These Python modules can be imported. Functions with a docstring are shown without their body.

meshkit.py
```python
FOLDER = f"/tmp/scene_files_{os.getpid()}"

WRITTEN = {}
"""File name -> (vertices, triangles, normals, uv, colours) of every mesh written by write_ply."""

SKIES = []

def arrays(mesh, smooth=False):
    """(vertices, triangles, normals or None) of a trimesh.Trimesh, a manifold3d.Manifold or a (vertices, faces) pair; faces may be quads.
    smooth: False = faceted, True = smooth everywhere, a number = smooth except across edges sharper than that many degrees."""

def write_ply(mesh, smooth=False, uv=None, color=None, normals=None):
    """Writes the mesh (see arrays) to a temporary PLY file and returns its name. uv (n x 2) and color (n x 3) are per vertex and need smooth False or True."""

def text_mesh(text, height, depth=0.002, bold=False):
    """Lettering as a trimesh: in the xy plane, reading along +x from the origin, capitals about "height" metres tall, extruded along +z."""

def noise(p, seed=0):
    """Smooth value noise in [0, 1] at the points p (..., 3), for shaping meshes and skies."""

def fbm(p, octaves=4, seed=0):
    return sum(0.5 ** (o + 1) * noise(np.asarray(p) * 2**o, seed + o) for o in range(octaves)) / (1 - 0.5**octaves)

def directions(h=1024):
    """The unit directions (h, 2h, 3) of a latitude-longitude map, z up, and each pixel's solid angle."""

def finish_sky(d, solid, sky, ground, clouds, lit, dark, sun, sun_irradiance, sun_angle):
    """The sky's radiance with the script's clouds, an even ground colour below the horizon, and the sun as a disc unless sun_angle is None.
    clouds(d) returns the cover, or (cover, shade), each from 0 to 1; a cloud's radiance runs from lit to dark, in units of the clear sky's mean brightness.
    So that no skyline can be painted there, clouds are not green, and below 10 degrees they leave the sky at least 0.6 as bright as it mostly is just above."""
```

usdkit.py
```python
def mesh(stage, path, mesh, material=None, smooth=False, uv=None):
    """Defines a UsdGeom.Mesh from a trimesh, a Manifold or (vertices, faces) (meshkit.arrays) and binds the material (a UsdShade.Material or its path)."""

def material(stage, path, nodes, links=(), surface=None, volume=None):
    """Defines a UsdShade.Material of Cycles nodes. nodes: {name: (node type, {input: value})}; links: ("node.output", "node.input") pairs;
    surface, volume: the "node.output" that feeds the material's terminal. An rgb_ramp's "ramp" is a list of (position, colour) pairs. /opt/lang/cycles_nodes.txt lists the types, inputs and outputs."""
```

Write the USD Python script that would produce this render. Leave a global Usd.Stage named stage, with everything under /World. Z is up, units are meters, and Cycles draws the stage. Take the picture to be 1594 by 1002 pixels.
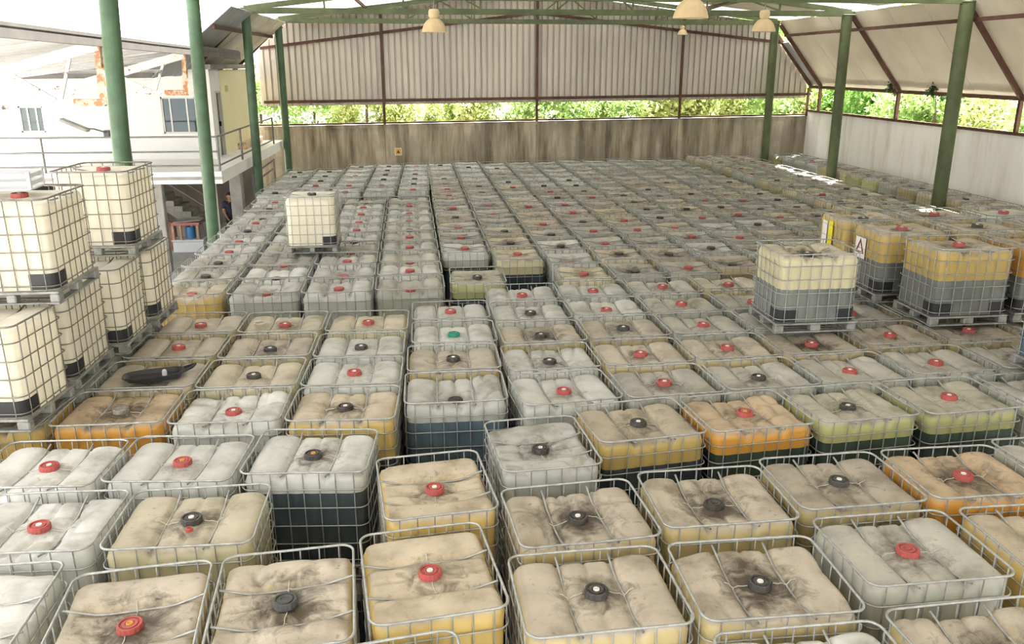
import math, random
import numpy as np
import trimesh
import usdkit, meshkit
import manifold3d as m3
from pxr import Usd, UsdGeom, UsdLux, UsdShade, Gf, Sdf, Vt

stage = Usd.Stage.CreateInMemory()
UsdGeom.SetStageUpAxis(stage, UsdGeom.Tokens.z)
UsdGeom.SetStageMetersPerUnit(stage, 1.0)
UsdGeom.Xform.Define(stage, "/World")
PI = math.pi

# ---------------------------------------------------------------- camera, sky, sun, exposure
EXPOSURE = 1.9
SKY = 1.0
SUN = 4.0
cam = UsdGeom.Camera.Define(stage, "/World/camera")
cam.CreateHorizontalApertureAttr(36.0)
cam.CreateFocalLengthAttr(36.0 * 1300 / 1594)
cam.CreateFStopAttr(0.0)
cam.CreateExposureAttr(EXPOSURE)
_p, _y = math.radians(17.14), math.radians(5.36)
_f = np.array([math.sin(_y) * math.cos(_p), math.cos(_y) * math.cos(_p), -math.sin(_p)])
_r = np.array([math.cos(_y), -math.sin(_y), 0.0])
_u = np.cross(_r, _f)
cam.AddTransformOp().Set(Gf.Matrix4d(*_r, 0, *_u, 0, *(-_f), 0, 0, 0, 5.9, 1))

usdkit.material(stage, "/World/Looks/overcast_sky", {
    "tc": ("texture_coordinate", {}), "n": ("noise_texture", {"scale": 2.2, "detail": 4.0}),
    "r": ("rgb_ramp", {"ramp": [(0.35, (0.93, 0.96, 1.0)), (0.6, (1.0, 0.98, 0.94))]}),
    "b": ("background_shader", {"strength": SKY})},
    [("tc.generated", "n.vector"), ("n.fac", "r.fac"), ("r.color", "b.color")], surface="b.background")
dome = UsdLux.DomeLight.Define(stage, "/World/sky")
dome.CreateIntensityAttr(1.0)
dome.CreateColorAttr(Gf.Vec3f(1, 1, 1))
UsdShade.MaterialBindingAPI.Apply(dome.GetPrim()).Bind(UsdShade.Material.Get(stage, "/World/Looks/overcast_sky"))
sun = UsdLux.DistantLight.Define(stage, "/World/sun")
sun.CreateAngleAttr(0.6)
sun.CreateIntensityAttr(SUN)
sun.CreateNormalizeAttr(True)
sun.CreateColorAttr(Gf.Vec3f(1.0, 0.95, 0.85))
_s = np.array([0.9, 1.2, 5.1]); _s /= np.linalg.norm(_s)          # towards the sun: high, from the right
_x = np.cross([0, 1, 0], _s); _x /= np.linalg.norm(_x); _yy = np.cross(_s, _x)
sun.AddTransformOp().Set(Gf.Matrix4d(*_x, 0, *_yy, 0, *_s, 0, 0, 0, 0, 1))

# ---------------------------------------------------------------- helpers
USED = {}
def numbered(path):
    n = USED.get(path, 0); USED[path] = n + 1
    return path if n == 0 else f"{path}_{n:03d}"

def tag(prim, label=None, cat=None, group=None, kind=None):
    for k, v in (("label", label), ("category", cat), ("group", group), ("kind", kind)):
        if v: prim.SetCustomDataByKey(k, v)
    return prim

def thing(name, label=None, cat=None, loc=(0, 0, 0), rz=0.0, group=None, kind=None, path=None):
    p = path or numbered("/World/" + name)
    x = UsdGeom.Xform.Define(stage, p)
    x.AddTranslateOp().Set(Gf.Vec3d(*map(float, loc)))
    if rz: x.AddRotateZOp().Set(float(rz))
    return tag(x.GetPrim(), label, cat, group, kind)

def obj(name, mesh, mat, parent=None, smooth=False, label=None, cat=None, group=None, kind=None):
    base = str(parent.GetPath()) if parent else "/World"
    p = numbered(base + "/" + name)
    m = usdkit.mesh(stage, p, mesh, M[mat], smooth=smooth)
    return tag(m.GetPrim(), label, cat, group, kind)

def T(m, loc=(0, 0, 0), rz=0, rx=0, ry=0):
    m = m.copy()
    if rx: m.apply_transform(trimesh.transformations.rotation_matrix(rx, (1, 0, 0)))
    if ry: m.apply_transform(trimesh.transformations.rotation_matrix(ry, (0, 1, 0)))
    if rz: m.apply_transform(trimesh.transformations.rotation_matrix(rz, (0, 0, 1)))
    m.apply_translation(loc)
    return m

def bx(x0, x1, y0, y1, z0, z1):
    b = trimesh.creation.box((x1 - x0, y1 - y0, z1 - z0)); b.apply_translation(((x0 + x1) / 2, (y0 + y1) / 2, (z0 + z1) / 2)); return b

def cbx(x0, x1, y0, y1, z0, z1, c=0.01):
    """box with chamfered edges"""
    P = []
    for sx in (0, 1):
        for sy in (0, 1):
            for sz in (0, 1):
                x, y, z = (x0, x1)[sx], (y0, y1)[sy], (z0, z1)[sz]
                dx, dy, dz = (c, -c)[sx], (c, -c)[sy], (c, -c)[sz]
                P += [(x + dx, y + dy, z), (x + dx, y, z + dz), (x, y + dy, z + dz)]
    return trimesh.convex.convex_hull(np.array(P))

cat_ = trimesh.util.concatenate

def tube(path, r, n=6, closed=False, flat=1.0):
    P = np.asarray(path, float); k = len(P)
    if closed: t = np.roll(P, -1, 0) - np.roll(P, 1, 0)
    else: t = np.gradient(P, axis=0)
    t /= np.linalg.norm(t, axis=1, keepdims=True) + 1e-12
    up = np.array([0, 0, 1.0]) if np.abs(t[:, 2]).max() < 0.9 else (np.array([1.0, 0, 0]) if np.abs(t[:, 0]).max() < 0.95 else np.array([0, 1.0, 0]))
    a = np.cross(t, up); a /= np.linalg.norm(a, axis=1, keepdims=True) + 1e-12
    b = np.cross(a, t)
    an = (np.arange(n) + 0.5) / n * 2 * PI
    V = P[:, None] + r * (np.cos(an)[None, :, None] * a[:, None] + flat * np.sin(an)[None, :, None] * b[:, None])
    V = V.reshape(-1, 3); F = []
    for i in range(k if closed else k - 1):
        j = (i + 1) % k
        for q in range(n):
            w = (q + 1) % n
            F += [(i * n + q, j * n + q, j * n + w), (i * n + q, j * n + w, i * n + w)]
    if not closed:
        for q in range(1, n - 1):
            F += [(0, q, q + 1), ((k - 1) * n, (k - 1) * n + q + 1, (k - 1) * n + q)]
    m = trimesh.Trimesh(V, np.array(F), process=False)
    m.invert()
    return m

def beam(a, b, w, h):
    """rectangular bar from a to b, h measured upwards"""
    a, b = np.array(a, float), np.array(b, float); t = b - a; L = np.linalg.norm(t); t /= L
    up = np.array([0, 0, 1.0]) if abs(t[2]) < 0.95 else np.array([0, 1.0, 0])
    s = np.cross(t, up); s /= np.linalg.norm(s); u = np.cross(s, t)
    V = [p + sx * s * w / 2 + sz * u * h / 2 for p in (a, b) for sx in (-1, 1) for sz in (-1, 1)]
    return trimesh.convex.convex_hull(np.array(V))

def lathe(profile, n=24, lobes=0, amp=0.0, lobe_from=0.0):
    P = np.asarray(profile, float); an = np.arange(n) / n * 2 * PI
    V = []
    for r, z in P:
        rr = r * np.ones(n)
        if lobes and r > lobe_from: rr = r + amp * np.sign(np.sin(an * lobes))
        V.append(np.stack([rr * np.cos(an), rr * np.sin(an), z * np.ones(n)], 1))
    V = np.vstack(V); F = []
    for i in range(len(P) - 1):
        for q in range(n):
            w = (q + 1) % n
            F += [(i * n + q, i * n + w, (i + 1) * n + w), (i * n + q, (i + 1) * n + w, (i + 1) * n + q)]
    return trimesh.Trimesh(V, np.array(F), process=True)

# ---------------------------------------------------------------- materials
M = {}
def mat(name, col, rough=0.6, metal=0.0, var=0.25, scale=3.0, col2=None, spec=0.4, bump=0.0, stretch=None):
    c = np.array(col, float); c2 = np.array(col2, float) if col2 is not None else c * (1 - var)
    nodes = {"g": ("geometry", {}), "mp": ("mapping", {"scale": stretch or (1, 1, 1)}), "n": ("noise_texture", {"scale": scale, "detail": 5.0, "roughness": 0.6}),
             "r": ("rgb_ramp", {"ramp": [(0.35, tuple(c2)), (0.65, tuple(c))]}),
             "p": ("principled_bsdf", {"roughness": rough, "metallic": metal, "specular_ior_level": spec})}
    links = [("g.position", "mp.vector"), ("mp.vector", "n.vector"), ("n.fac", "r.fac"), ("r.color", "p.base_color")]
    if bump:
        nodes["b"] = ("bump", {"strength": 0.5, "distance": bump}); links += [("n.fac", "b.height"), ("b.normal", "p.normal")]
    M[name] = usdkit.material(stage, "/World/Looks/" + name, nodes, links, surface="p.BSDF")

def rusty(name, col, rust, amount=0.5, scale=4.0, rough=0.55):
    """paint that has flaked to rust in patches"""
    M[name] = usdkit.material(stage, "/World/Looks/" + name, {
        "g": ("geometry", {}), "n": ("noise_texture", {"scale": scale, "detail": 6.0, "roughness": 0.65}),
        "r": ("rgb_ramp", {"ramp": [(amount - 0.04, rust), (amount + 0.03, col)]}),
        "p": ("principled_bsdf", {"roughness": rough})},
        [("g.position", "n.vector"), ("n.fac", "r.fac"), ("r.color", "p.base_color")], surface="p.BSDF")

def plastic(name, side, top, dirt=0.3, trans=0.22, rough=0.38, grime=(0.072, 0.054, 0.038), tvar=0.55):
    """blow-moulded tank: side colour, settled dust on faces that look up, spilt grime round the cap, varied per copy"""
    side, top = np.array(side, float), np.array(top, float)
    nodes = {
        "g": ("geometry", {}), "sx": ("separate_xyz", {}), "mr": ("map_range", {"clamp": True, "from_min": 0.35, "from_max": 0.85}),
        "tc": ("texture_coordinate", {}), "oi": ("object_info", {}),
        # dust
        "n1": ("noise_texture", {"scale": 2.3, "detail": 6.0, "roughness": 0.62}),
        "r1": ("rgb_ramp", {"ramp": [(0.30, tuple(top * tvar * np.array([1.0, .95, .86]))), (0.5, tuple(top)), (0.72, tuple(np.minimum(top * 1.22, .9)))]}),
        "mt": ("mix_color", {"a": tuple(side)}),
        # grime: near the cap and in blots
        "so": ("separate_xyz", {}), "co": ("combine_xyz", {}), "len": ("vector_math", {"math_type": "length"}),
        "m1": ("map_range", {"clamp": True, "from_min": 0.06, "from_max": 0.46, "to_min": 0.44, "to_max": 0.0}),
        "n2": ("noise_texture", {"scale": 6.5, "detail": 7.0, "roughness": 0.7, "distortion": 0.8}),
        "ad": ("math", {"math_type": "add"}),
        "r2": ("map_range", {"clamp": True, "from_min": 0.88 - 0.27 * dirt, "from_max": 1.10 - 0.20 * dirt, "to_min": 0.0, "to_max": 0.55 + 0.37 * dirt}),
        "n3": ("noise_texture", {"scale": 13.0, "detail": 4.0, "roughness": 0.6}),
        "r3": ("map_range", {"clamp": True, "from_min": 0.66 - 0.05 * dirt, "from_max": 0.72, "to_min": 0.0, "to_max": 0.55 * min(1, dirt + .15)}),
        "mx": ("math", {"math_type": "maximum"}), "tm": ("math", {"math_type": "multiply"}),
        "md": ("mix_color", {"b": grime}),
        "rv": ("map_range", {"clamp": True, "from_min": 0.0, "from_max": 1.0, "to_min": 0.86, "to_max": 1.1}),
        "hs": ("hsv", {}),
        "bn": ("noise_texture", {"scale": 9.0, "detail": 4.0}), "bu": ("bump", {"strength": 0.35, "distance": 0.012}),
        "p": ("principled_bsdf", {"roughness": rough, "specular_ior_level": 0.45}), "t": ("translucent_bsdf", {}), "x": ("mix_closure", {"fac": trans})}
    links = [("g.normal", "sx.vector"), ("sx.z", "mr.value"), ("g.position", "n1.vector"), ("n1.fac", "r1.fac"), ("mr.result", "mt.fac"), ("r1.color", "mt.b"),
             ("tc.object", "so.vector"), ("so.x", "co.x"), ("so.y", "co.y"), ("co.vector", "len.vector1"), ("len.value", "m1.value"),
             ("g.position", "n2.vector"), ("m1.result", "ad.value1"), ("n2.fac", "ad.value2"), ("ad.value", "r2.value"),
             ("g.position", "n3.vector"), ("n3.fac", "r3.value"), ("r2.result", "mx.value1"), ("r3.result", "mx.value2"), ("mx.value", "tm.value1"), ("mr.result", "tm.value2"),
             ("mt.result", "md.a"), ("tm.value", "md.fac"), ("oi.random", "rv.value"), ("rv.result", "hs.value"), ("md.result", "hs.color"),
             ("g.position", "bn.vector"), ("bn.fac", "bu.height"), ("bu.normal", "p.normal"),
             ("hs.color", "p.base_color"), ("hs.color", "t.color"), ("p.BSDF", "x.closure1"), ("t.BSDF", "x.closure2")]
    M[name] = usdkit.material(stage, "/World/Looks/" + name, nodes, links, surface="x.closure")

KIND = {  # side colour, top colour
    "white": ((0.58, 0.59, 0.55), (0.56, 0.555, 0.53)),
    "grey": ((0.46, 0.47, 0.40), (0.46, 0.44, 0.395)),
    "cream": ((0.58, 0.53, 0.34), (0.55, 0.49, 0.38)),
    "tan": ((0.54, 0.44, 0.22), (0.49, 0.43, 0.355)),
    "yellow": ((0.60, 0.44, 0.15), (0.51, 0.44, 0.34)),
    "orange": ((0.63, 0.32, 0.06), (0.49, 0.38, 0.26)),
    "green": ((0.45, 0.45, 0.20), (0.45, 0.425, 0.35)),
}
for k, (s, t) in KIND.items():
    for d in (0, 1, 2):
        plastic(f"{k}_plastic_{d}", s, t, dirt=(0.2, 0.72, 1.12)[d])
plastic("clean_plastic", (0.86, 0.82, 0.70), (0.74, 0.72, 0.66), dirt=0.0, trans=0.46, rough=0.3, tvar=0.85)
mat("dark_liquid", (0.055, 0.07, 0.08), 0.28, var=0.4, scale=2.0)
mat("blue_liquid", (0.085, 0.125, 0.155), 0.28, var=0.4, scale=2.0)
mat("grey_liquid", (0.17, 0.18, 0.165), 0.35, var=0.3, scale=2.0)
mat("green_liquid", (0.05, 0.075, 0.06), 0.3, var=0.4, scale=2.0)
mat("galvanised_steel", (0.42, 0.425, 0.41), 0.42, metal=0.55, var=0.3, scale=14)
mat("dirty_steel", (0.25, 0.23, 0.20), 0.55, metal=0.35, var=0.4, scale=10)
mat("pallet_steel", (0.33, 0.33, 0.31), 0.5, metal=0.5, var=0.35, scale=9)
mat("red_cap", (0.42, 0.07, 0.065), 0.45, var=0.35, scale=22, col2=(0.28, 0.075, 0.065))
mat("black_cap", (0.025, 0.025, 0.026), 0.45, var=0.3, scale=22, col2=(0.07, 0.06, 0.05))
mat("dark_grey_cap", (0.075, 0.075, 0.075), 0.55, var=0.3, scale=18)
mat("grey_cap", (0.28, 0.26, 0.23), 0.6, var=0.4, scale=18)
mat("green_cap", (0.02, 0.24, 0.16), 0.4, var=0.2, scale=18)
mat("white_bung", (0.70, 0.69, 0.64), 0.4, var=0.2, scale=20)
mat("orange_bung", (0.55, 0.30, 0.05), 0.5, var=0.3, scale=30)
mat("white_tie", (0.55, 0.52, 0.45), 0.5, var=0.2, scale=20)
mat("black_plastic", (0.02, 0.02, 0.021), 0.4, var=0.2, scale=8)
mat("label_paper", (0.74, 0.73, 0.70), 0.6, var=0.08, scale=8)
mat("label_yellow", (0.72, 0.62, 0.03), 0.6, var=0.08, scale=8)
mat("label_print", (0.20, 0.06, 0.04), 0.6, var=0.1, scale=8)
mat("green_paint", (0.065, 0.125, 0.068), 0.4, var=0.4, scale=2.5, col2=(0.045, 0.08, 0.04))
mat("olive_paint", (0.085, 0.105, 0.042), 0.5, var=0.35, scale=2.5)
mat("brown_steel", (0.105, 0.045, 0.028), 0.6, var=0.4, scale=3.0)
mat("roof_underside", (0.60, 0.555, 0.46), 0.65, var=0.14, scale=0.9, stretch=(1, 1, 1))
mat("grey_sheet", (0.36, 0.37, 0.38), 0.6, var=0.2, scale=1.5)
mat("gable_sheet", (0.54, 0.485, 0.415), 0.5, metal=0.1, var=0.16, scale=0.5, stretch=(1.5, 1, 0.5))
mat("concrete_floor", (0.42, 0.42, 0.42), 0.7, var=0.3, scale=1.2)
mat("yard_ground", (0.46, 0.44, 0.38), 0.85, var=0.3, scale=0.7)
mat("building_white", (0.80, 0.80, 0.78), 0.7, var=0.05, scale=1.0)
mat("building_yellow", (0.80, 0.73, 0.48), 0.7, var=0.05, scale=1.0)
mat("concrete_grey", (0.36, 0.34, 0.31), 0.8, var=0.3, scale=2.0)
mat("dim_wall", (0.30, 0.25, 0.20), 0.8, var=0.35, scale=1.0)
mat("door_brown", (0.13, 0.09, 0.06), 0.6)
mat("frame_white", (0.65, 0.65, 0.62), 0.5, var=0.1)
mat("railing_steel", (0.22, 0.21, 0.20), 0.5, metal=0.3)
mat("canopy_grey", (0.60, 0.585, 0.59), 0.7, var=0.12, scale=0.8)
mat("gutter_grey", (0.16, 0.15, 0.145), 0.6, var=0.2)
rusty("flaking_white", (0.78, 0.74, 0.68), (0.12, 0.075, 0.06), 0.40, 2.6)
rusty("rusty_orange", (0.62, 0.50, 0.38), (0.45, 0.20, 0.09), 0.50, 6.0)
mat("lamp_cream", (0.56, 0.43, 0.25), 0.4, var=0.12, scale=5)
mat("sign_orange", (0.70, 0.36, 0.07), 0.6, var=0.1)
mat("sign_dark", (0.16, 0.08, 0.02), 0.6)
mat("sign_green", (0.45, 0.55, 0.16), 0.6, var=0.1)
mat("wood_board", (0.42, 0.30, 0.20), 0.7, var=0.3, scale=6)
mat("faded_red", (0.38, 0.15, 0.12), 0.6, var=0.3, scale=6)
mat("blue_plastic", (0.06, 0.20, 0.42), 0.4, var=0.3)
mat("box_grey", (0.55, 0.56, 0.58), 0.7, var=0.1)
mat("cloth_navy", (0.035, 0.04, 0.06), 0.9, var=0.2, scale=8)
mat("cloth_dark", (0.04, 0.045, 0.055), 0.9, var=0.2, scale=8)
mat("skin", (0.42, 0.22, 0.14), 0.5, var=0.08, scale=10)
mat("hair_black", (0.012, 0.010, 0.009), 0.6)
mat("bark", (0.17, 0.13, 0.10), 0.9, var=0.4, scale=6)

def sheet(name, col, fac):
    """thin roofing sheet that lets some daylight through"""
    c = np.array(col, float)
    M[name] = usdkit.material(stage, "/World/Looks/" + name, {
        "g": ("geometry", {}), "n": ("noise_texture", {"scale": 0.9, "detail": 5.0}), "r": ("rgb_ramp", {"ramp": [(0.35, tuple(c * .86)), (0.65, tuple(c))]}),
        "d": ("principled_bsdf", {"roughness": 0.6}), "t": ("translucent_bsdf", {}), "x": ("mix_closure", {"fac": fac})},
        [("g.position", "n.vector"), ("n.fac", "r.fac"), ("r.color", "d.base_color"), ("r.color", "t.color"), ("d.BSDF", "x.closure1"), ("t.BSDF", "x.closure2")], surface="x.closure")
sheet("lean_to_fibre", (0.62, 0.565, 0.46), 0.08)
sheet("translucent_sheet", (0.72, 0.725, 0.71), 0.45)

def leaf(name, col, col2):
    M[name] = usdkit.material(stage, "/World/Looks/" + name, {
        "g": ("geometry", {}), "n": ("noise_texture", {"scale": 1.3, "detail": 3.0}), "r": ("rgb_ramp", {"ramp": [(0.35, col2), (0.65, col)]}),
        "d": ("principled_bsdf", {"roughness": 0.5}), "t": ("translucent_bsdf", {}), "x": ("mix_closure", {"fac": 0.4})},
        [("g.position", "n.vector"), ("n.fac", "r.fac"), ("r.color", "d.base_color"), ("r.color", "t.color"), ("d.BSDF", "x.closure1"), ("t.BSDF", "x.closure2")], surface="x.closure")
leaf("leaf_pale", (0.40, 0.52, 0.22), (0.26, 0.40, 0.12))
leaf("leaf_mid", (0.23, 0.39, 0.10), (0.12, 0.25, 0.05))
leaf("leaf_yellow", (0.44, 0.48, 0.20), (0.30, 0.38, 0.12))
leaf("leaf_dark", (0.06, 0.12, 0.04), (0.03, 0.08, 0.025))

M["window_glass"] = usdkit.material(stage, "/World/Looks/window_glass", {
    "f": ("fresnel", {"IOR": 1.5}), "t": ("transparent_bsdf", {"color": (0.75, 0.80, 0.80)}), "gl": ("glossy_bsdf", {"color": (0.9, 0.95, 0.95), "roughness": 0.04}), "x": ("mix_closure", {})},
    [("f.fac", "x.fac"), ("t.BSDF", "x.closure1"), ("gl.BSDF", "x.closure2")], surface="x.closure")

def stained_wall(name, base, light, dark, tint, sx=1.6):
    """weathered plaster/concrete: broad patches, runs of water downwards, mould blots"""
    M[name] = usdkit.material(stage, "/World/Looks/" + name, {
        "g": ("geometry", {}), "m1": ("mapping", {"scale": (sx, sx, 0.16)}), "n1": ("noise_texture", {"scale": 1.5, "detail": 6.0, "roughness": 0.65}),
        "r1": ("rgb_ramp", {"ramp": [(0.38, dark), (0.5, base), (0.62, light)]}),
        "n2": ("noise_texture", {"scale": 0.8, "detail": 7.0, "roughness": 0.7}), "r2": ("map_range", {"clamp": True, "from_min": 0.42, "from_max": 0.62, "to_min": 0.0, "to_max": 0.6}),
        "mx": ("mix_color", {"b": tint}), "n3": ("noise_texture", {"scale": 6.0, "detail": 5.0}), "bu": ("bump", {"strength": 0.4, "distance": 0.02}),
        "p": ("principled_bsdf", {"roughness": 0.85, "specular_ior_level": 0.2})},
        [("g.position", "m1.vector"), ("m1.vector", "n1.vector"), ("n1.fac", "r1.fac"), ("g.position", "n2.vector"), ("n2.fac", "r2.value"), ("r2.result", "mx.fac"),
         ("r1.color", "mx.a"), ("mx.result", "p.base_color"), ("g.position", "n3.vector"), ("n3.fac", "bu.height"), ("bu.normal", "p.normal")], surface="p.BSDF")
stained_wall("stained_concrete", (0.32, 0.265, 0.19), (0.50, 0.43, 0.33), (0.15, 0.12, 0.085), (0.27, 0.235, 0.185))
stained_wall("white_plaster", (0.80, 0.77, 0.72), (0.84, 0.82, 0.78), (0.64, 0.60, 0.54), (0.80, 0.77, 0.72), 0.9)

# ---------------------------------------------------------------- the shell: ground, floor, walls, roof
YB = 35.3                                   # inner face of the back wall
XL, XR = -5.68, 13.9                        # the two rows of posts
BAY = [3.4, 9.6, 15.8, 22.0, 28.2, 34.4]    # truss lines
obj("yard", bx(-45, 60, -12, 80, -0.25, -0.05), "yard_ground", label=None, kind="structure")
obj("floor", bx(-13.5, 16.1, -8, 35.5, -0.05, 0.0), "concrete_floor", kind="structure")

def zwall(x): return 3.5 + (x + 6.76) / 22.7 * 0.31           # the back wall's top rises a little to the right
def zsheet(x): return 4.45 + (x + 6.6) / 22.6 * 0.25          # lower edge of the gable cladding
def zroof(x): return 7.52 + 0.118 * (9.8 - abs(x - 4.1))      # underside of the main roof

wb = thing("wall_back", kind="structure")
joints = [-7.0, -4.3, -1.92, 1.3, 4.33, 7.3, 10.34, 14.13, 16.1]
for a, b in zip(joints[:-1], joints[1:]):
    P = [(x, y, z) for x in (a + .012, b - .012) for y in (YB, YB + .2) for z in (0, zwall(x) - .14)]
    obj("wall_panel", trimesh.convex.convex_hull(np.array(P)), "stained_concrete", wb)
    P = [(x, y, z) for x in (a, b) for y in (YB - .025, YB + .22) for z in (zwall(x) - .14, zwall(x))]
    obj("coping", trimesh.convex.convex_hull(np.array(P)), "stained_concrete", wb)
obj("joint_fill", bx(-7, 16.1, YB + .03, YB + .17, 0, 3.3), "concrete_grey", wb)

wr = thing("wall_right", kind="structure")
obj("wall_body", trimesh.convex.convex_hull(np.array([(x, y, z) for x in (15.95, 16.15) for y, zt in ((-6, 4.14), (35.3, 3.98)) for z in (0, zt)])), "white_plaster", wr)

# gable cladding: corrugated sheets, each its own piece
wg = thing("wall_gable", kind="structure")
def corrugated(x0, x1, zlo, zhi, y, pitch=.245, d=.075):
    xs, ys = [], []
    x = x0
    while x < x1 - 1e-3:
        for fx, fy in ((0, 1), (.10, 1), (.16, 0), (.84, 0), (.90, 1)):
            q = x + fx * pitch
            if q <= x1: xs.append(q); ys.append(y + fy * d)
        x += pitch
    xs.append(x1); ys.append(y)
    n = len(xs); V = []
    for off in (0, .012):
        for q, yy in zip(xs, ys): V += [(q, yy + off, zlo(q)), (q, yy + off, zhi(q))]
    F = []
    for i in range(n - 1):
        a = 2 * i; F += [(a, a + 2, a + 3), (a, a + 3, a + 1)]
        b = 2 * n + a; F += [(b, b + 3, b + 2), (b, b + 1, b + 3)]
        F += [(a, 2 * n + a + 2, a + 2), (a, 2 * n + a, 2 * n + a + 2)]
    return trimesh.Trimesh(np.array(V), np.array(F), process=False)
def zgable(x):
    if x < XL: return 7.5 - (XL - x) * 1.0
    if x > XR: return 7.45 - (x - XR) * 1.2
    return zroof(x) + .02
x = -6.75
for k in range(23):
    x1 = min(x + .98, 16.0)
    obj("metal_sheet", corrugated(x - .012, min(x1 + .02, 16.0), lambda q: zsheet(q) - .16, zgable, YB + .03 + .003 * (k % 2)), "gable_sheet", wg)
    x = x1
yr = YB - .03
rails = thing("trim_1", kind="structure")
for a, b in (((-6.65, zsheet(-6.6)), (16.0, zsheet(16.0))), ((-6.63, 6.5), (4.3, 7.87)), ((4.3, 7.87), (10.24, 7.21)), ((10.24, 7.21), (14.6, 6.75))):
    obj("rail", beam((a[0], yr, a[1]), (b[0], yr, b[1]), .07, .11), "brown_steel", rails)
for xx, zt in ((-1.9, 7.9), (4.33, 8.5), (10.34, 7.85), (14.2, 6.95)):
    obj("upright", bx(xx - .05, xx + .05, yr - .1, yr - .02, zwall(xx), zt), "brown_steel", rails)
obj("rail", beam((-6.9, yr, 3.55), (15.9, yr, 3.86), .06, .06), "brown_steel", rails)
obj("upright", bx(15.84, 15.92, yr - .08, yr, 3.8, 4.95), "brown_steel", rails)

# right strip opening and lean-to
EX, EZ = 15.9, 5.05
lt = thing("trim_2", kind="structure")
obj("wall_rail", beam((15.93, -6, 4.19), (15.93, 35.2, 4.03), .09, .09), "brown_steel", lt)
obj("eave_beam", beam((EX, -6, EZ), (EX, 35.2, EZ - .05), .08, .11), "brown_steel", lt)
for yy in (9.6, 15.8, 22.0, 28.2, 34.2):
    obj("mullion", bx(15.87, 15.97, yy - .05, yy + .05, 4.05, EZ), "brown_steel", lt)
    obj("rafter", beam((XR + .08, yy, 7.40), (EX + .02, yy, EZ - .02), .09, .13), "brown_steel", lt)
obj("rafter", beam((XR + .08, 35.15, 7.40), (EX + .02, 35.15, EZ - .02), .09, .13), "brown_steel", lt)
obj("purlin", beam((14.25, -6, 7.06), (14.25, 34.3, 7.0), .07, .10), "brown_steel", lt)
cl = thing("ceiling", kind="structure")
cr = thing("trim_3", kind="structure"); cll = thing("trim_4", kind="structure")
def slab4(a, b, c, d, t=.02):
    n = np.cross(np.array(b, float) - a, np.array(d, float) - a); n /= np.linalg.norm(n)
    if n[2] < 0: n = -n
    P = np.array([a, b, c, d], float)
    return trimesh.convex.convex_hull(np.vstack([P, P + n * t]))
# each lean-to sheet runs from the eave up to the post line; a gap is left under the main roof
y = -6.0; k = 0
while y < 34.3:
    y1 = min(y + 1.02, 34.36); dz = .012 * (k % 2)
    obj("lean_to_sheet", slab4((13.99, y, 7.55 + dz), (13.99, y1, 7.55 + dz), (EX + .12, y1, EZ + .0 + dz), (EX + .12, y, EZ + .0 + dz)), "lean_to_fibre", cr)
    y = y1 - .015; k += 1
obj("lean_to_sheet", slab4((14.5, 34.5, 6.75), (14.5, 35.3, 6.75), (EX + .1, 35.3, EZ + .02), (EX + .1, 34.5, EZ + .02)), "grey_sheet", cr)
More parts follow.
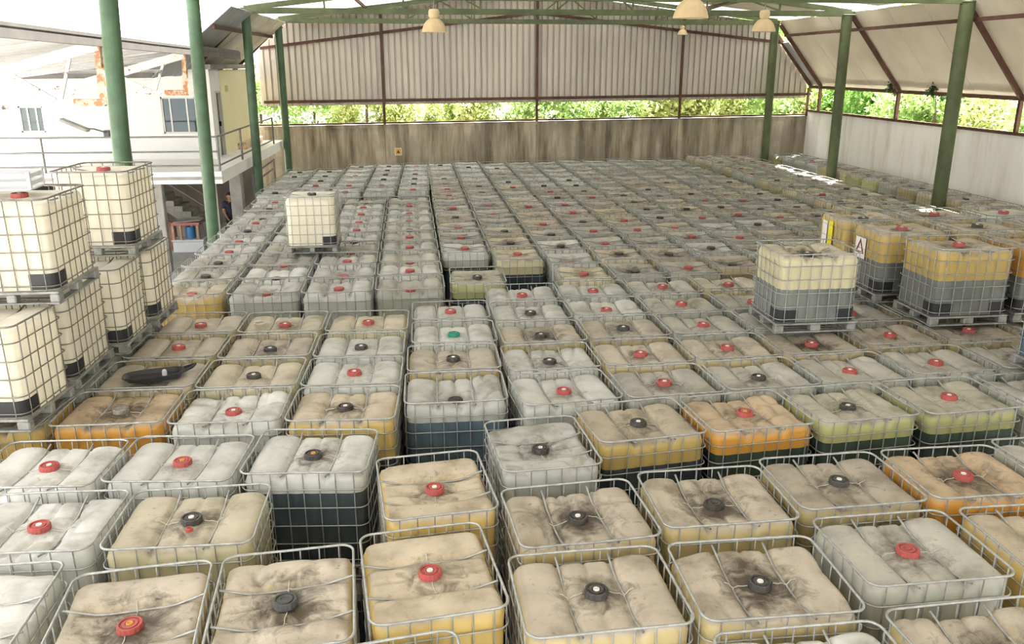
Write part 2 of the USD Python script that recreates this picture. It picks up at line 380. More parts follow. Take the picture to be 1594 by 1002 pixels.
# left lean-to over the far bays
y = 25.2; k = 0
while y < 34.3:
    y1 = min(y + 1.02, 34.4); dz = .012 * (k % 2)
    obj("lean_to_sheet", slab4((-5.42, y, 7.42 + dz), (-5.42, y1, 7.42 + dz), (-7.75, y1, 5.55 + dz), (-7.75, y, 5.55 + dz)), "grey_sheet" if k < 3 else "roof_underside", cll)
    y = y1 - .015; k += 1
for yy in (28.2, 34.4):
    obj("rafter", beam((XL, yy, 7.34), (-7.7, yy, 5.50), .08, .12), "brown_steel", lt)
obj("purlin", beam((-5.98, 25.3, 6.9), (-5.98, 34.4, 6.9), .07, .10), "brown_steel", lt)
obj("rafter", beam((XL, 35.1, 7.30), (-7.9, 35.1, 5.9), .07, .10), "brown_steel", lt)
# main roof: sheets across each slope; some are missing over the far left
for side in (0, 1):
    y = -7.0; k = 0
    while y < 35.4:
        y1 = min(y + 1.55, 35.5); dz = .015 * (k % 2)
        spans = [(XL - .12, 4.1)] if side == 0 else [(4.1, XR - .42)]
        clear = k % 4 == 2 or (side == 0 and 29.4 < (y + y1) / 2 < 33.6)
        if side == 1 and k in (18, 22, 23, 24): pass
        elif side == 1: spans = [(4.1, XR + .12)]
        for a, b in spans:
            obj("roof_sheet", slab4((a, y, zroof(a) + .12 + dz), (a, y1, zroof(a) + .12 + dz), (b, y1, zroof(b) + .12 + dz), (b, y, zroof(b) + .12 + dz)), "translucent_sheet" if clear else "roof_underside", cl)
        y = y1 - .02; k += 1

# posts and trusses
POST = {("l", 0): "off the left edge", ("l", 1): "", ("l", 2): "", }
def post(x0, y0, x1, z1, r, label, mname):
    t = thing("steel_post", label, "post", (x1, y0, 0))
    obj("shaft", tube([(0, 0, 0), ((x0 - x1) * .5, 0, z1 / 2), (x0 - x1, 0, z1)], r, 20), mname, t, smooth=40)
    obj("base_plate", cbx(-.26, .26, -.26, .26, 0, .03), mname, t)
    obj("head_plate", T(cbx(-.2, .2, -.2, .2, 0, .03), (x0 - x1, 0, z1)), mname, t)
post(-5.41, 15.8, -5.75, 7.42, .155, "green steel post rising behind the stacked white containers, nearest on the left", "green_paint")
post(-5.62, 22.0, -5.75, 7.42, .155, "green steel post at the balcony corner, second on the left", "green_paint")
post(-5.65, 28.2, -5.72, 7.42, .14, "green steel post beside the balcony end, third on the left", "green_paint")
post(-5.72, 34.4, -5.74, 7.42, .14, "green steel post before the left end of the concrete back wall", "green_paint")
post(13.98, 22.0, 14.0, 7.44, .185, "thickest dark green post, nearest on the right before the white wall", "olive_paint")
post(13.78, 28.2, 13.86, 7.44, .17, "dark green post in the middle of the right row", "olive_paint")
post(13.84, 34.4, 13.9, 7.44, .16, "dark green post before the right end of the concrete back wall", "olive_paint")
for yy, w in zip(BAY[:2], ("beside the viewer", "ahead of the viewer")):
    post(XL, yy, XL, 7.42, .155, f"green steel post out of view on the left, {w}", "green_paint")
for yy, w in zip(BAY[:3], ("beside the viewer", "ahead of the viewer", "just beyond the frame")):
    post(XR, yy, XR, 7.44, .17, f"dark green post out of view on the right, {w}", "olive_paint")

TRL = ["green roof truss outside the view over the viewer", "green roof truss outside the view, next one ahead", "green roof truss just above the picture's top edge",
       "nearest green roof truss in view, its chord along the picture's top edge", "middle green roof truss of the three in view", "farthest green roof truss, before the corrugated gable"]
for i, yy in enumerate(BAY):
    t = thing("roof_truss", TRL[i], "truss", (0, yy, 0))
    obj("bottom_chord", beam((XL - .1, 0, 7.49), (XR + .1, 0, 7.49), .14, .17), "olive_paint", t)
    for a, b in ((XL, 4.1), (XR, 4.1)):
        obj("top_chord", beam((a, 0, zroof(a) + .03), (b, 0, zroof(b) + .03), .10, .14), "olive_paint", t)
    n = 16
    xs = np.linspace(XL, XR, n + 1)
    for k in range(1, n):
        x0 = xs[k]
        obj("vertical_web", bx(x0 - .025, x0 + .025, -.025, .025, 7.56, zroof(x0) + .0), "olive_paint", t) if k % 2 == 0 else None
        if 2 < k < n - 1 and k % 2 == 0:
            d = xs[k + 1] if k % 4 == 0 else xs[k - 1]
            obj("diagonal_web", beam((x0, 0, 7.58), (d, 0, zroof(d) - .02), .04, .05), "olive_paint", t)
# purlins that carry the roof sheets
for xx, lab in ((-2.4, "dark roof purlin running to the gable over the left bay"), (.9, "dark roof purlin left of the ridge"), (4.1, "dark ridge beam along the top of the roof"), (7.3, "dark roof purlin right of the ridge"), (10.6, "dark roof purlin running to the gable over the right bay")):
    obj("roof_purlin", beam((xx, -6.5, zroof(xx) + .06 - (.0 if xx != 4.1 else .01)), (xx, 35.2, zroof(xx) + .06), .07, .10), "brown_steel", label=lab, cat="purlin")

# hanging lamps
def lamp(x, y, z, r, label, ztop=7.41):
    t = thing("pendant_lamp", label, "lamp", (x, y, z))
    h = r * 1.05
    prof = [(r, 0), (r * 1.0, .02), (r * .93, h * .30), (r * .80, h * .6), (r * .58, h * .85), (r * .34, h * 1.0), (r * .30, h * 1.0), (r * .54, h * .82), (r * .76, h * .57), (r * .89, h * .28), (r * .95, .02), (r, 0)]
    obj("shade", lathe(prof, 32), "lamp_cream", t, smooth=50)
    obj("ballast_housing", lathe([(0, h * .98), (r * .30, h * .98), (r * .42, h * 1.12), (r * .45, h * 1.45), (r * .36, h * 1.65), (0, h * 1.68)], 24), "lamp_cream", t, smooth=50)
    obj("bulb", lathe([(0, h * .25), (r * .16, h * .3), (r * .22, h * .5), (r * .13, h * .8), (r * .1, h * .98)], 16), "white_bung", t, smooth=True)
    obj("hanger", tube([(0, 0, h * 1.6), (0, 0, ztop - z)], .018, 8), "railing_steel", t)
lamp(.13, 22.0, 6.66, .31, "cream dome lamp hanging left of the roof's middle")
lamp(4.75, 15.8, 6.70, .32, "largest and nearest cream dome lamp, cut by the top edge")
lamp(8.55, 22.0, 6.70, .30, "cream dome lamp hanging near the right row of posts")
lamp(10.05, 34.4, 7.02, .2, "smallest farthest cream lamp close to the gable, under the big lamp", 7.42)

# small square sign on the back wall
sg = thing("wall_sign", "small square orange warning sign on the stained back wall", "sign", (-1.4, YB - .012, 2.46))
obj("plate", cbx(-.14, .14, -.012, .0, -.15, .15, .004), "sign_orange", sg)
obj("border", cat_([bx(-.14, .14, -.018, -.011, .125, .15), bx(-.14, .14, -.018, -.011, -.15, -.125), bx(-.14, -.115, -.018, -.011, -.13, .13), bx(.115, .14, -.018, -.011, -.13, .13)]), "label_paper", sg)
obj("symbol", T(trimesh.creation.extrude_polygon(__import__("shapely").Polygon([(-.07, -.06), (.07, -.06), (0, .08)]), .006), (0, -.013, 0), rx=PI / 2), "sign_dark", sg)

# ---------------------------------------------------------------- caged liquid containers
HT = 1.14                       # height of one container, pallet included
A_, B_, RC = .568, .468, .12    # half sizes and corner radius of the tank
GU = .21                        # the cross bars lie at +-GU

def rrect(hx, hy, r, seg):
    pts = []
    for cx, cy, a0 in ((hx - r, hy - r, 0), (-hx + r, hy - r, 90), (-hx + r, -hy + r, 180), (hx - r, -hy + r, 270)):
        for k in range(seg + 1):
            a = math.radians(a0 + 90 * k / seg); pts.append((cx + r * math.cos(a), cy + r * math.sin(a)))
    return np.array(pts)

def top_height(sag, rough, dents, seed):
    def h(u, v):
        u, v = np.asarray(u, float), np.asarray(v, float)
        au = np.abs(u)
        z = 1.056 + .030 * np.clip(1 - ((au - .39) / .19) ** 2, 0, 1) * (au > GU) + (.010 * np.clip(1 - (u / GU) ** 2, 0, 1) - .006) * (au <= GU)
        z -= .034 * np.exp(-((au - GU) / .024) ** 2)
        z -= .020 * np.exp(-(u / .018) ** 2) * np.clip((np.abs(v) - .12) / .06, 0, 1)
        rr = np.hypot(u, v)
        z += .010 * (rr < .125) - sag * np.exp(-(rr / .30) ** 2)
        P = np.stack([u * 2.6 + seed * 7.3, v * 2.6 + 3.1, 0 * u + seed], -1)
        z += rough * (meshkit.fbm(P, 3, seed) - .5) * .10
        if rough > .35:
            rg = np.abs(meshkit.noise(P * 1.25 + 11, seed + 5) - .5) * 2
            z -= rough * .05 * np.exp(-(rg / .10) ** 2)
        for du, dv, R, D in dents:
            q = np.hypot(u - du, (v - dv) * 1.15) / R
            z -= D * np.clip(1 - q, 0, 1) ** 1.35
        return z
    return h

def tank(nx, ny, h, level, flute=.009, z0=.15):
    """rounded rectangular tank whose lower part, up to level, is a second mesh (the contents that show through)"""
    s = np.linspace(-1, 1, nx + 1); t = np.linspace(-1, 1, ny + 1)
    s = s * (1.12 - .12 * s * s); t = t * (1.12 - .12 * t * t)
    X, Y = np.meshgrid(s * A_, t * B_, indexing="ij")
    lx, ly = (np.abs(X) - (A_ - RC)) / RC, (np.abs(Y) - (B_ - RC)) / RC
    c = (lx > 0) & (ly > 0)
    lx, ly = np.clip(lx, 0, 1), np.clip(ly, 0, 1)
    U = np.where(c, np.sign(X) * (A_ - RC + RC * lx * np.sqrt(1 - ly * ly / 2)), X)
    V = np.where(c, np.sign(Y) * (B_ - RC + RC * ly * np.sqrt(1 - lx * lx / 2)), Y)
    qx, qy = np.maximum(np.abs(U) - (A_ - RC), 0), np.maximum(np.abs(V) - (B_ - RC), 0)
    e = np.where((qx > 0) & (qy > 0), RC - np.hypot(qx, qy), np.minimum(A_ - np.abs(U), B_ - np.abs(V)))
    re = .065
    k = np.clip(e / re, 0, 1)
    Z = h(U, V) - re * (1 - np.sqrt(np.clip(1 - (1 - k) ** 2, 0, 1)))
    Z = np.maximum(Z, .935)
    idx = np.arange((nx + 1) * (ny + 1)).reshape(nx + 1, ny + 1)
    F = []
    a, b, cc, d = idx[:-1, :-1], idx[1:, :-1], idx[1:, 1:], idx[:-1, 1:]
    F = np.concatenate([np.stack([a, b, cc], -1).reshape(-1, 3), np.stack([a, cc, d], -1).reshape(-1, 3)])
    ring = np.concatenate([idx[:-1, 0], idx[-1, :-1], idx[:0:-1, -1], idx[0, :0:-1]])
    Pts = np.stack([U, V, Z], -1).reshape(-1, 3)
    rim = Pts[ring]; n = len(ring)
    fl = flute * (.5 - .5 * np.cos(2 * PI * (rim[:, 0] + .08) / .16)) * (np.abs(rim[:, 1]) > B_ - .02) + flute * (.5 - .5 * np.cos(2 * PI * rim[:, 1] / .16)) * (np.abs(rim[:, 0]) > A_ - .02)
    nrm = rim[:, :2] * np.array([1 / A_, 1 / B_]); nrm = np.sign(nrm) * np.abs(nrm) ** 6; nrm /= np.linalg.norm(nrm, axis=1, keepdims=True) + 1e-9
    def loop(z):
        w = math.sin(PI * min(1, max(0, (z - z0) / (.96 - z0)))) ** .4
        p = rim[:, :2] - nrm * (fl * w)[:, None]
        if z <= z0 + 1e-6: p = p * .985
        return np.column_stack([p, np.full(n, z)])
    zs_up = [.915, .75, .55] if level is None else [.915]
    bot = z0 if level is None else level
    zs_up = [z for z in zs_up if z > bot + .012] + [bot]
    if level is None: zs_up = [z for z in zs_up if z > .22] + [.2, z0]
    def strips(loops):
        V_ = np.vstack(loops); f = []
        i = np.arange(n); j = (i + 1) % n
        for q in range(len(loops) - 1):
            f += [np.stack([q * n + i, (q + 1) * n + i, (q + 1) * n + j], -1), np.stack([q * n + i, (q + 1) * n + j, q * n + j], -1)]
        return V_, np.concatenate(f)
    V1, F1 = strips([rim] + [loop(z) for z in zs_up])
    F1 = F1.copy(); o = len(Pts)
    F1 = np.where(F1 < n, ring[np.minimum(F1, n - 1)], F1 - n + o)
    body = trimesh.Trimesh(np.vstack([Pts, V1[n:]]), np.vstack([F, F1]), process=False)
    liq = None
    if level is not None:
        V2, F2 = strips([loop(z) for z in (level, level * .66 + z0 * .34, .2, z0)])
        liq = trimesh.Trimesh(V2, F2, process=False)
    return body, liq

def wobble(p, amp, seed):
    if not amp: return p
    q = p.copy()
    q[:, 2] += amp * (meshkit.noise(np.column_stack([p[:, :2] * 2.3, np.full(len(p), seed * 1.7)]), seed) - .5) * 2
    q[:, :2] += amp * .5 * (meshkit.noise(np.column_stack([p[:, :2] * 3.1 + 5, np.full(len(p), seed * 2.3)]), seed + 3)[:, None] - .5) * 2 * np.sign(p[:, :2])
    return q

def densify(p, k):
    q = np.roll(p, -1, 0)
    return np.vstack([p + (q - p) * (i / k) for i in range(k)]).reshape(k, -1, p.shape[1]).transpose(1, 0, 2).reshape(-1, p.shape[1])

HX, HY = .588, .488
ZR = [.95, .76, .57, .38, .20]
def cage_mesh(n, seg, rings=ZR, zlow=.15, cap=1.112):
    parts = []
    for z in rings:
        p = rrect(HX, HY, .10, seg)
        parts.append(tube(np.column_stack([p, np.full(len(p), z)]), .0068, n, True))
    for u in (-.47, -.30, -.15, 0, .15, .30, .47):
        for s in (-1, 1): parts.append(tube([(u, s * (HY - .012), zlow), (u, s * (HY - .012), .6), (u, s * (HY - .004), cap)], .0062, n))
    for v in (-.37, -.22, -.075, .075, .22, .37):
        for s in (-1, 1): parts.append(tube([(s * (HX - .012), v, zlow), (s * (HX - .012), v, .6), (s * (HX - .004), v, cap)], .0062, n))
    return cat_(parts)

def rim_mesh(n, seg, amp=0, seed=0, k=4):
    p = rrect(HX - .002, HY - .002, .10, seg)
    p = np.column_stack([p, np.full(len(p), 1.122)])
    if amp: p = wobble(densify(p, k), amp, seed)
    return tube(p, .0105, n, True)

def bar_mesh(u, h, n, k):
    v = np.linspace(-HY + .008, HY - .008, k)
    hz = h(np.full(k, u), v) + .012
    z = np.minimum(1.122, np.maximum(hz, 1.122 - .12))
    w = np.clip((HY - np.abs(v)) / .10, 0, 1)
    z = 1.122 * (1 - w) + z * w
    z = np.convolve(np.pad(z, 2, mode="edge"), np.ones(5) / 5, "valid")
    return tube(np.column_stack([np.full(k, u) + .004 * np.sin(v * 9 + u * 7), v, z]), .0095, n)

def cap_mesh(n, lobes):
    pr = [(0, .044), (.030, .044), (.033, .050), (.052, .050), (.056, .040), (.066, .040), (.070, .052), (.080, .052), (.086, .046), (.088, .002), (.078, 0)]
    if n < 20: pr = [(0, .046), (.075, .052), (.088, .044), (.088, 0)]
    m = lathe(pr[::-1], n, lobes, .0022, .082)
    return m

def pallet_parts():
    deck = cat_([cbx(-.59, .59, -.49, .49, .112, .140, .006)] + [cbx(-.60, .60, y - .045, y + .045, .0, .022, .004) for y in (-.445, .445)] + [cbx(x - .04, x + .04, -.49, .49, .004, .020, .004) for x in (-.55, .55)])
    feet = [cbx(x - w, x + w, y - .05, y + .05, .02, .114, .012) for x, w in ((-.53, .065), (0, .075), (.53, .065)) for y in (-.44, .44)] + [cbx(x - .065, x + .065, -.05, .05, .02, .114, .012) for x in (-.53, .53)]
    return deck, feet

def guard_mesh(sx, sy):
    p = rrect(A_ + .004, B_ + .004, RC, 8)
    qx, qy = p[:, 0] * sx, p[:, 1] * sy
    ok = [i for i in range(len(p)) if qx[i] > A_ - .24 and qy[i] > B_ - .24]
    pts = p[ok]
    ex = sorted(range(len(pts)), key=lambda i: math.atan2(pts[i][1] * sy - (B_ - .3), pts[i][0] * sx - (A_ - .3)))
    pts = pts[ex]
    pts = np.vstack([[(A_ + .004) * sx, (B_ - .26) * sy], pts, [(A_ - .28) * sx, (B_ + .004) * sy]])
    V, F = [], []
    for off in (0, .006):
        for z in (.16, .33):
            for q in pts:
                d = np.array([sx * (abs(q[0]) > A_ - RC), sy * (abs(q[1]) > B_ - RC)], float); d /= np.linalg.norm(d) + 1e-9
                V.append((*(q + d * off), z))
    k = len(pts)
    for i in range(k - 1):
        for o in (0, 2 * k):
            F += [(o + i, o + i + 1, o + k + i + 1), (o + i, o + k + i + 1, o + k + i)]
        F += [(k + i, k + i + 1, 3 * k + i + 1), (k + i, 3 * k + i + 1, 3 * k + i)]
    m = trimesh.Trimesh(np.array(V), np.array(F), process=False)
    return m

LOD = {"near": dict(g=(46, 38), n=7, seg=5, cap=48, lobes=16, bar=15), "mid": dict(g=(30, 24), n=5, seg=4, cap=32, lobes=16, bar=11), "far": dict(g=(18, 14), n=4, seg=2, cap=12, lobes=0, bar=7)}
_cage = {k: cage_mesh(v["n"] if k != "far" else 3, v["seg"], ZR if k != "far" else ZR[:2], .15 if k != "far" else .7) for k, v in LOD.items()}
_cap = {k: cap_mesh(v["cap"], v["lobes"]) for k, v in LOD.items()}
_bung = lathe([(.024, .040), (.024, .054), (.016, .056), (.012, .050), (0, .050)], 14)
_ring = trimesh.creation.torus(.016, .0045, major_sections=14, minor_sections=6)
_deck, _feet = pallet_parts()
CAPM = {"red": "red_cap", "black": "black_cap", "solid": "dark_grey_cap", "grey": "grey_cap", "teal": "green_cap"}

def build_container(parent, kind="white", dirt=0, cap="red", lod="near", sag=0.0, rough=.25, dents=(), level=None, liquid="dark_liquid", seed=0, bung="white", ties=True, guards=(), pallet=False, rimamp=.006, clean=False, steel="galvanised_steel", capoff=(0, 0), flute=.009):
    L = LOD[lod]
    h = top_height(sag, rough, dents, seed)
    body, liq = tank(*L["g"], h, level, flute)
    b = obj("tank", body, "clean_plastic" if clean else f"{kind}_plastic_{dirt}", parent, smooth=True)
    if liq is not None: obj("contents", liq, liquid, b, smooth=True, label="dark liquid showing through the lower tank")
    obj("cage", _cage[lod], steel, parent, smooth=True)
    obj("top_rim", rim_mesh(L["n"], L["seg"], rimamp if lod != "far" else 0, seed), steel, parent, smooth=True)
    for u in (-GU, GU): obj("cross_bar", bar_mesh(u, h, L["n"], L["bar"]), steel, parent, smooth=True)
    if cap:
        cx, cy = capoff
        z = float(h(cx, cy)) - .004
        c = obj("screw_cap", T(_cap[lod], (cx, cy, z)), CAPM[cap], parent, smooth=35)
        if lod != "far" and cap not in ("solid", "grey"):
            obj("bung", T(_bung, (cx, cy, z)), "orange_bung" if bung == "orange" else ("white_bung" if bung == "white" else CAPM[cap]), c, smooth=40)
        if lod == "near" and ties:
            rng = random.Random(seed + 5)
            for s in (-1, 1):
                us = np.linspace(.10, .10 + rng.uniform(.13, .20), 6)
                v0 = rng.uniform(-.02, .02)
                pth = np.column_stack([s * us, v0 + .008 * np.sin(us * 22 + seed), h(s * us, np.full(6, v0)) + .008 + .012 * np.exp(-((us - GU) / .03) ** 2)])
                obj("tie", cat_([tube(pth, .0036, 5), T(_ring, (s * GU, v0, float(h(s * GU, v0)) + .014), ry=PI / 2)]), "white_tie", parent, smooth=True)
    for sx, sy in guards: obj("corner_guard", guard_mesh(sx, sy), "black_plastic", parent, smooth=50)
    p = obj("pallet", _deck, "pallet_steel", parent)
    for f in (_feet if pallet else _feet[:1] * 0): obj("foot", f, "pallet_steel", p)
    if not pallet and lod != "far": obj("foot", cat_(_feet), "pallet_steel", p)

CONT = "bulk container"
ORD = ["first", "second", "third", "fourth", "fifth", "sixth", "seventh", "eighth", "ninth", "tenth", "eleventh", "twelfth", "thirteenth", "fourteenth", "fifteenth", "sixteenth", "seventeenth", "eighteenth"]
TONE = {"white": "off-white", "grey": "dull grey", "cream": "cream", "tan": "tan", "yellow": "yellowish", "orange": "orange-tan", "green": "greenish grey"}
DIRTW = ["", "dusty ", "grime-streaked "]
ROWN = {"A": "the cut-off bottom row", "B": "the front full row", "C": "the second row", "D": "the third row", "E": "the fourth row", "F": "the fifth row", "G": "the sixth row", "H": "the seventh row", "I": "the eighth row", "J": "the ninth row", "X": "the edge"}
NEAR = [
 ('A', 0, -0.324, 4.107, 9.4, 1), ('A', 1, 2.35, 4.08, 1.9, 0), ('A', 2, 3.62, 4.23, 3.3, 0), ('B', 0, -3.33, 5.25, 1.9, 1), ('B', 1, -2.17, 5.12, 6.6, 1), ('B', 2, -1.137, 5.25, 5.2, 1), ('B', 3, -0.105, 5.482, 8.0, 1), ('B', 4, 1.095, 5.13, 2.8, 0), ('B', 5, 2.34, 5.171, 0.5, 0), ('B', 6, 3.648, 5.45, 2.2, 0), ('B', 7, 4.95, 5.48, 0.9, 0), ('C', 0, -3.344, 6.481, -0.9, 0), ('C', 1, -2.106, 6.459, 0.7, 0), ('C', 2, -0.065, 6.842, 7.3, 1), ('C', 3, 1.145, 6.214, 5.3, 0), ('C', 4, 2.393, 6.383, 1.4, 0), ('C', 5, 3.623, 6.567, 3.0, 0), ('C', 6, 4.864, 6.622, 0.9, 0), ('C', 7, 6.1, 6.75, 1.9, 0), ('D', 0, -3.715, 7.574, -2.8, 0), ('D', 1, -2.485, 7.574, -3.3, 0), ('D', 2, -1.248, 7.614, -4.2, 0), ('D', 3, 1.0, 7.6, 5.6, 1), ('E', 0, -3.52, 8.93, 0.0, 0), ('E', 1, -2.292, 8.872, 0.0, 0), ('E', 2, -1.052, 8.817, -1.9, 0), ('E', 3, 0.19, 9.194, 0.5, 0), ('E', 4, 1.466, 9.08, 6.6, 0), ('E', 5, 2.113, 8.058, 8.0, 0), ('E', 6, 3.338, 8.195, 7.0, 0), ('E', 7, 4.58, 8.317, 6.1, 0), ('E', 8, 5.84, 8.42, 4.7, 0), ('E', 9, 7.1, 8.5, 3.7, 0), ('F', 0, -3.495, 9.97, 0.0, 0), ('F', 1, -2.271, 9.904, 0.0, 0), ('F', 2, -1.04, 9.852, -0.9, 0), ('F', 3, 0.194, 10.244, 0.9, 0), ('F', 4, 1.444, 10.155, 3.7, 0), ('F', 5, 2.703, 9.178, 4.7, 0), ('F', 6, 3.921, 9.298, 4.7, 0), ('F', 7, 5.149, 9.41, 3.7, 0), ('F', 8, 6.391, 9.58, 3.7, 0), ('F', 9, 7.62, 9.667, 2.8, 0), ('G', 0, -3.486, 11.05, 0.0, 0), ('G', 1, -2.262, 10.95, 0.0, 0), ('G', 2, -1.038, 10.887, 0.0, 0), ('G', 3, 0.23, 11.318, 0.9, 0), ('G', 4, 1.466, 11.22, 1.9, 0), ('G', 5, 2.672, 10.243, 2.8, 0), ('G', 6, 3.892, 10.363, 2.8, 0), ('G', 7, 5.121, 10.455, 1.9, 0), ('G', 8, 6.391, 10.72, 2.8, 0), ('G', 9, 7.613, 10.782, 2.8, 0), ('G', 10, 8.844, 10.851, 1.9, 0), ('H', 0, -3.462, 12.1, 0.0, 0), ('H', 1, -2.238, 12.03, 0.0, 0), ('H', 2, -1.014, 11.975, 0.0, 0), ('H', 3, 0.211, 12.419, 0.9, 0), ('H', 4, 1.438, 12.28, 0.9, 0), ('H', 5, 2.687, 11.349, 1.9, 0), ('H', 6, 3.908, 11.439, 1.9, 0), ('H', 7, 5.131, 11.53, 1.9, 0), ('H', 8, 6.353, 11.8, 1.9, 0), ('H', 9, 7.6, 11.86, 1.9, 0), ('H', 10, 8.85, 11.93, 1.9, 0), ('I', 0, 1.427, 13.403, 0.0, 0), ('I', 1, 2.66, 12.433, 0.9, 0), ('I', 2, 3.883, 12.493, 0.9, 0), ('I', 3, 5.107, 12.621, 0.9, 0), ('I', 4, 6.35, 12.9, 0.9, 0), ('I', 5, 7.6, 12.95, 0.9, 0), ('I', 6, 8.85, 13.0, 0.9, 0), ('J', 0, 0.74, 14.62, 0.0, 1), ('J', 1, 2.651, 13.507, 0.0, 0), ('J', 2, 3.875, 13.6, 0.0, 0), ('J', 3, 5.099, 13.75, 0.0, 0), ('J', 4, 6.33, 14.0, 0.0, 0), ('J', 5, 7.58, 14.05, 0.0, 0), ('J', 6, 8.83, 14.1, 0.0, 0), ('X', 0, -4.75, 8.93, 0.0, 0), ('X', 1, -4.74, 9.97, 0.0, 0), ('X', 2, -4.73, 11.03, 0.0, 0), ('X', 3, -4.71, 12.08, 0.0, 0), ('X', 4, -4.95, 7.57, -1.9, 0), ('X', 5, 10.1, 11.95, 0.9, 0), ('X', 6, 10.1, 13.02, 0.9, 0), ('X', 7, 10.098, 14.1, 0.9, 0), ('X', 8, 11.322, 14.1, 0.9, 0),
]
# kind, dirt, cap, extras
ATTR = {
 "A0": ("white", 0, "red", dict()), "A1": ("white", 0, "red", dict()), "A2": ("tan", 2, "black", dict(sag=.04)),
 "B0": ("white", 0, "red", dict()), "B1": ("tan", 2, "red", dict(sag=.06, bung="orange", dents=[(.1, .2, .3, .03)])), "B2": ("tan", 2, "solid", dict(rough=.5, sag=.02, dents=[(-.36, .3, .22, .05)])),
 "B3": ("yellow", 1, "red", dict(sag=.01, rough=.3)), "B4": ("tan", 1, "black", dict()), "B5": ("tan", 2, "black", dict(sag=.03, dents=[(-.4, .38, .2, .06), (.42, -.38, .22, .07)], steel="galvanised_steel")),
 "B6": ("grey", 1, "red", dict(bung="none", dents=[(.05, .33, .22, .035)])), "B7": ("yellow", 1, "red", dict()),
 "C0": ("white", 0, "red", dict(sag=.03, rough=.45, dents=[(.38, -.2, .25, .04)])), "C1": ("cream", 1, "black", dict(sag=.01, rough=.35)), "C2": ("yellow", 1, "red", dict(sag=.035, dents=[(.12, -.25, .3, .03)])),
 "C3": ("tan", 2, "black", dict(sag=.03, rough=.6, dents=[(-.38, -.22, .26, .11), (-.34, .3, .2, .05)], rimamp=.015)), "C4": ("tan", 2, "black", dict(sag=.07, bung="none", dents=[(-.1, .2, .3, .04)])),
 "C5": ("tan", 1, "black", dict()), "C6": ("orange", 2, "red", dict(sag=.03)), "C7": ("grey", 0, "black", dict()),
 "D0": ("white", 0, "red", dict()), "D1": ("white", 0, "red", dict(bung="orange", sag=.015)), "D2": ("white", 1, "black", dict(bung="orange", level=.90, liquid="dark_liquid", sag=.02, rimamp=.018)),
 "D3": ("white", 1, "black", dict(sag=.05, rough=.55, dents=[(.42, .34, .25, .06)])),
 "E0": ("orange", 2, "grey", dict(sag=.02)), "E1": ("white", 0, "red", dict(sag=.05, rough=.6, dents=[(-.35, .3, .3, .08)])), "E2": ("yellow", 1, "black", dict(level=.62, dents=[(.36, .25, .3, .08)])),
 "E3": ("white", 0, "black", dict(sag=.13, rough=.65, level=.87, liquid="blue_liquid", bung="none")), "E4": ("white", 0, "red", dict(sag=.03, dents=[(.3, .0, .25, .04)])),
 "E5": ("yellow", 1, "black", dict(level=.80)), "E6": ("orange", 1, "red", dict(bung="orange", level=.84, liquid="green_liquid")), "E7": ("green", 1, "black", dict(level=.86, liquid="green_liquid")),
 "E8": ("green", 0, "red", dict(level=.86, liquid="green_liquid")), "E9": ("grey", 1, "black", dict()),
 "F0": ("tan", 1, None, dict(sag=.02)), "F1": ("cream", 0, "black", dict(sag=.03)), "F2": ("white", 0, "red", dict()), "F3": ("tan", 1, "black", dict()), "F4": ("white", 1, "black", dict(rough=.5, sag=.05)),
 "F5": ("grey", 1, "red", dict()), "F6": ("grey", 1, "black", dict(sag=.02)), "F7": ("grey", 0, "red", dict()), "F8": ("grey", 0, "red", dict()), "F9": ("grey", 1, "red", dict()),
 "G0": ("tan", 0, "red", dict()), "G1": ("tan", 1, "black", dict()), "G2": ("white", 0, "black", dict()), "G3": ("white", 0, "teal", dict(bung="none")), "G4": ("tan", 2, "black", dict()),
 "G5": ("tan", 1, "red", dict()), "G6": ("tan", 1, "red", dict()), "G7": ("tan", 2, "red", dict()), "G8": ("tan", 0, "red", dict()), "G9": ("tan", 1, "red", dict()), "G10": ("tan", 1, "red", dict()),
 "H0": ("tan", 0, "red", dict()), "H1": ("cream", 1, "red", dict()), "H2": ("cream", 0, "red", dict()), "H3": ("white", 0, "red", dict()), "H4": ("white", 1, "black", dict()), "H5": ("tan", 1, "black", dict()),
 "H6": ("grey", 0, "red", dict()), "I0": ("white", 0, "red", dict()), "I1": ("white", 0, "red", dict(dents=[(.4, 0, .25, .05)])), "I2": ("grey", 0, "red", dict()), "I3": ("grey", 0, "red", dict()),
 "J0": ("green", 1, "black", dict(level=.83)), "J1": ("white", 0, "red", dict()), "J2": ("grey", 1, "red", dict()), "J3": ("tan", 1, "red", dict()),
 "X0": ("yellow", 1, "red", dict()), "X4": ("yellow", 1, "red", dict()),
}
CAPW = {"red": "red cap", "black": "black cap", "solid": "plain black cap", "grey": "grey cap", "teal": "teal-green cap", None: "its cap hidden"}
rng = random.Random(11)
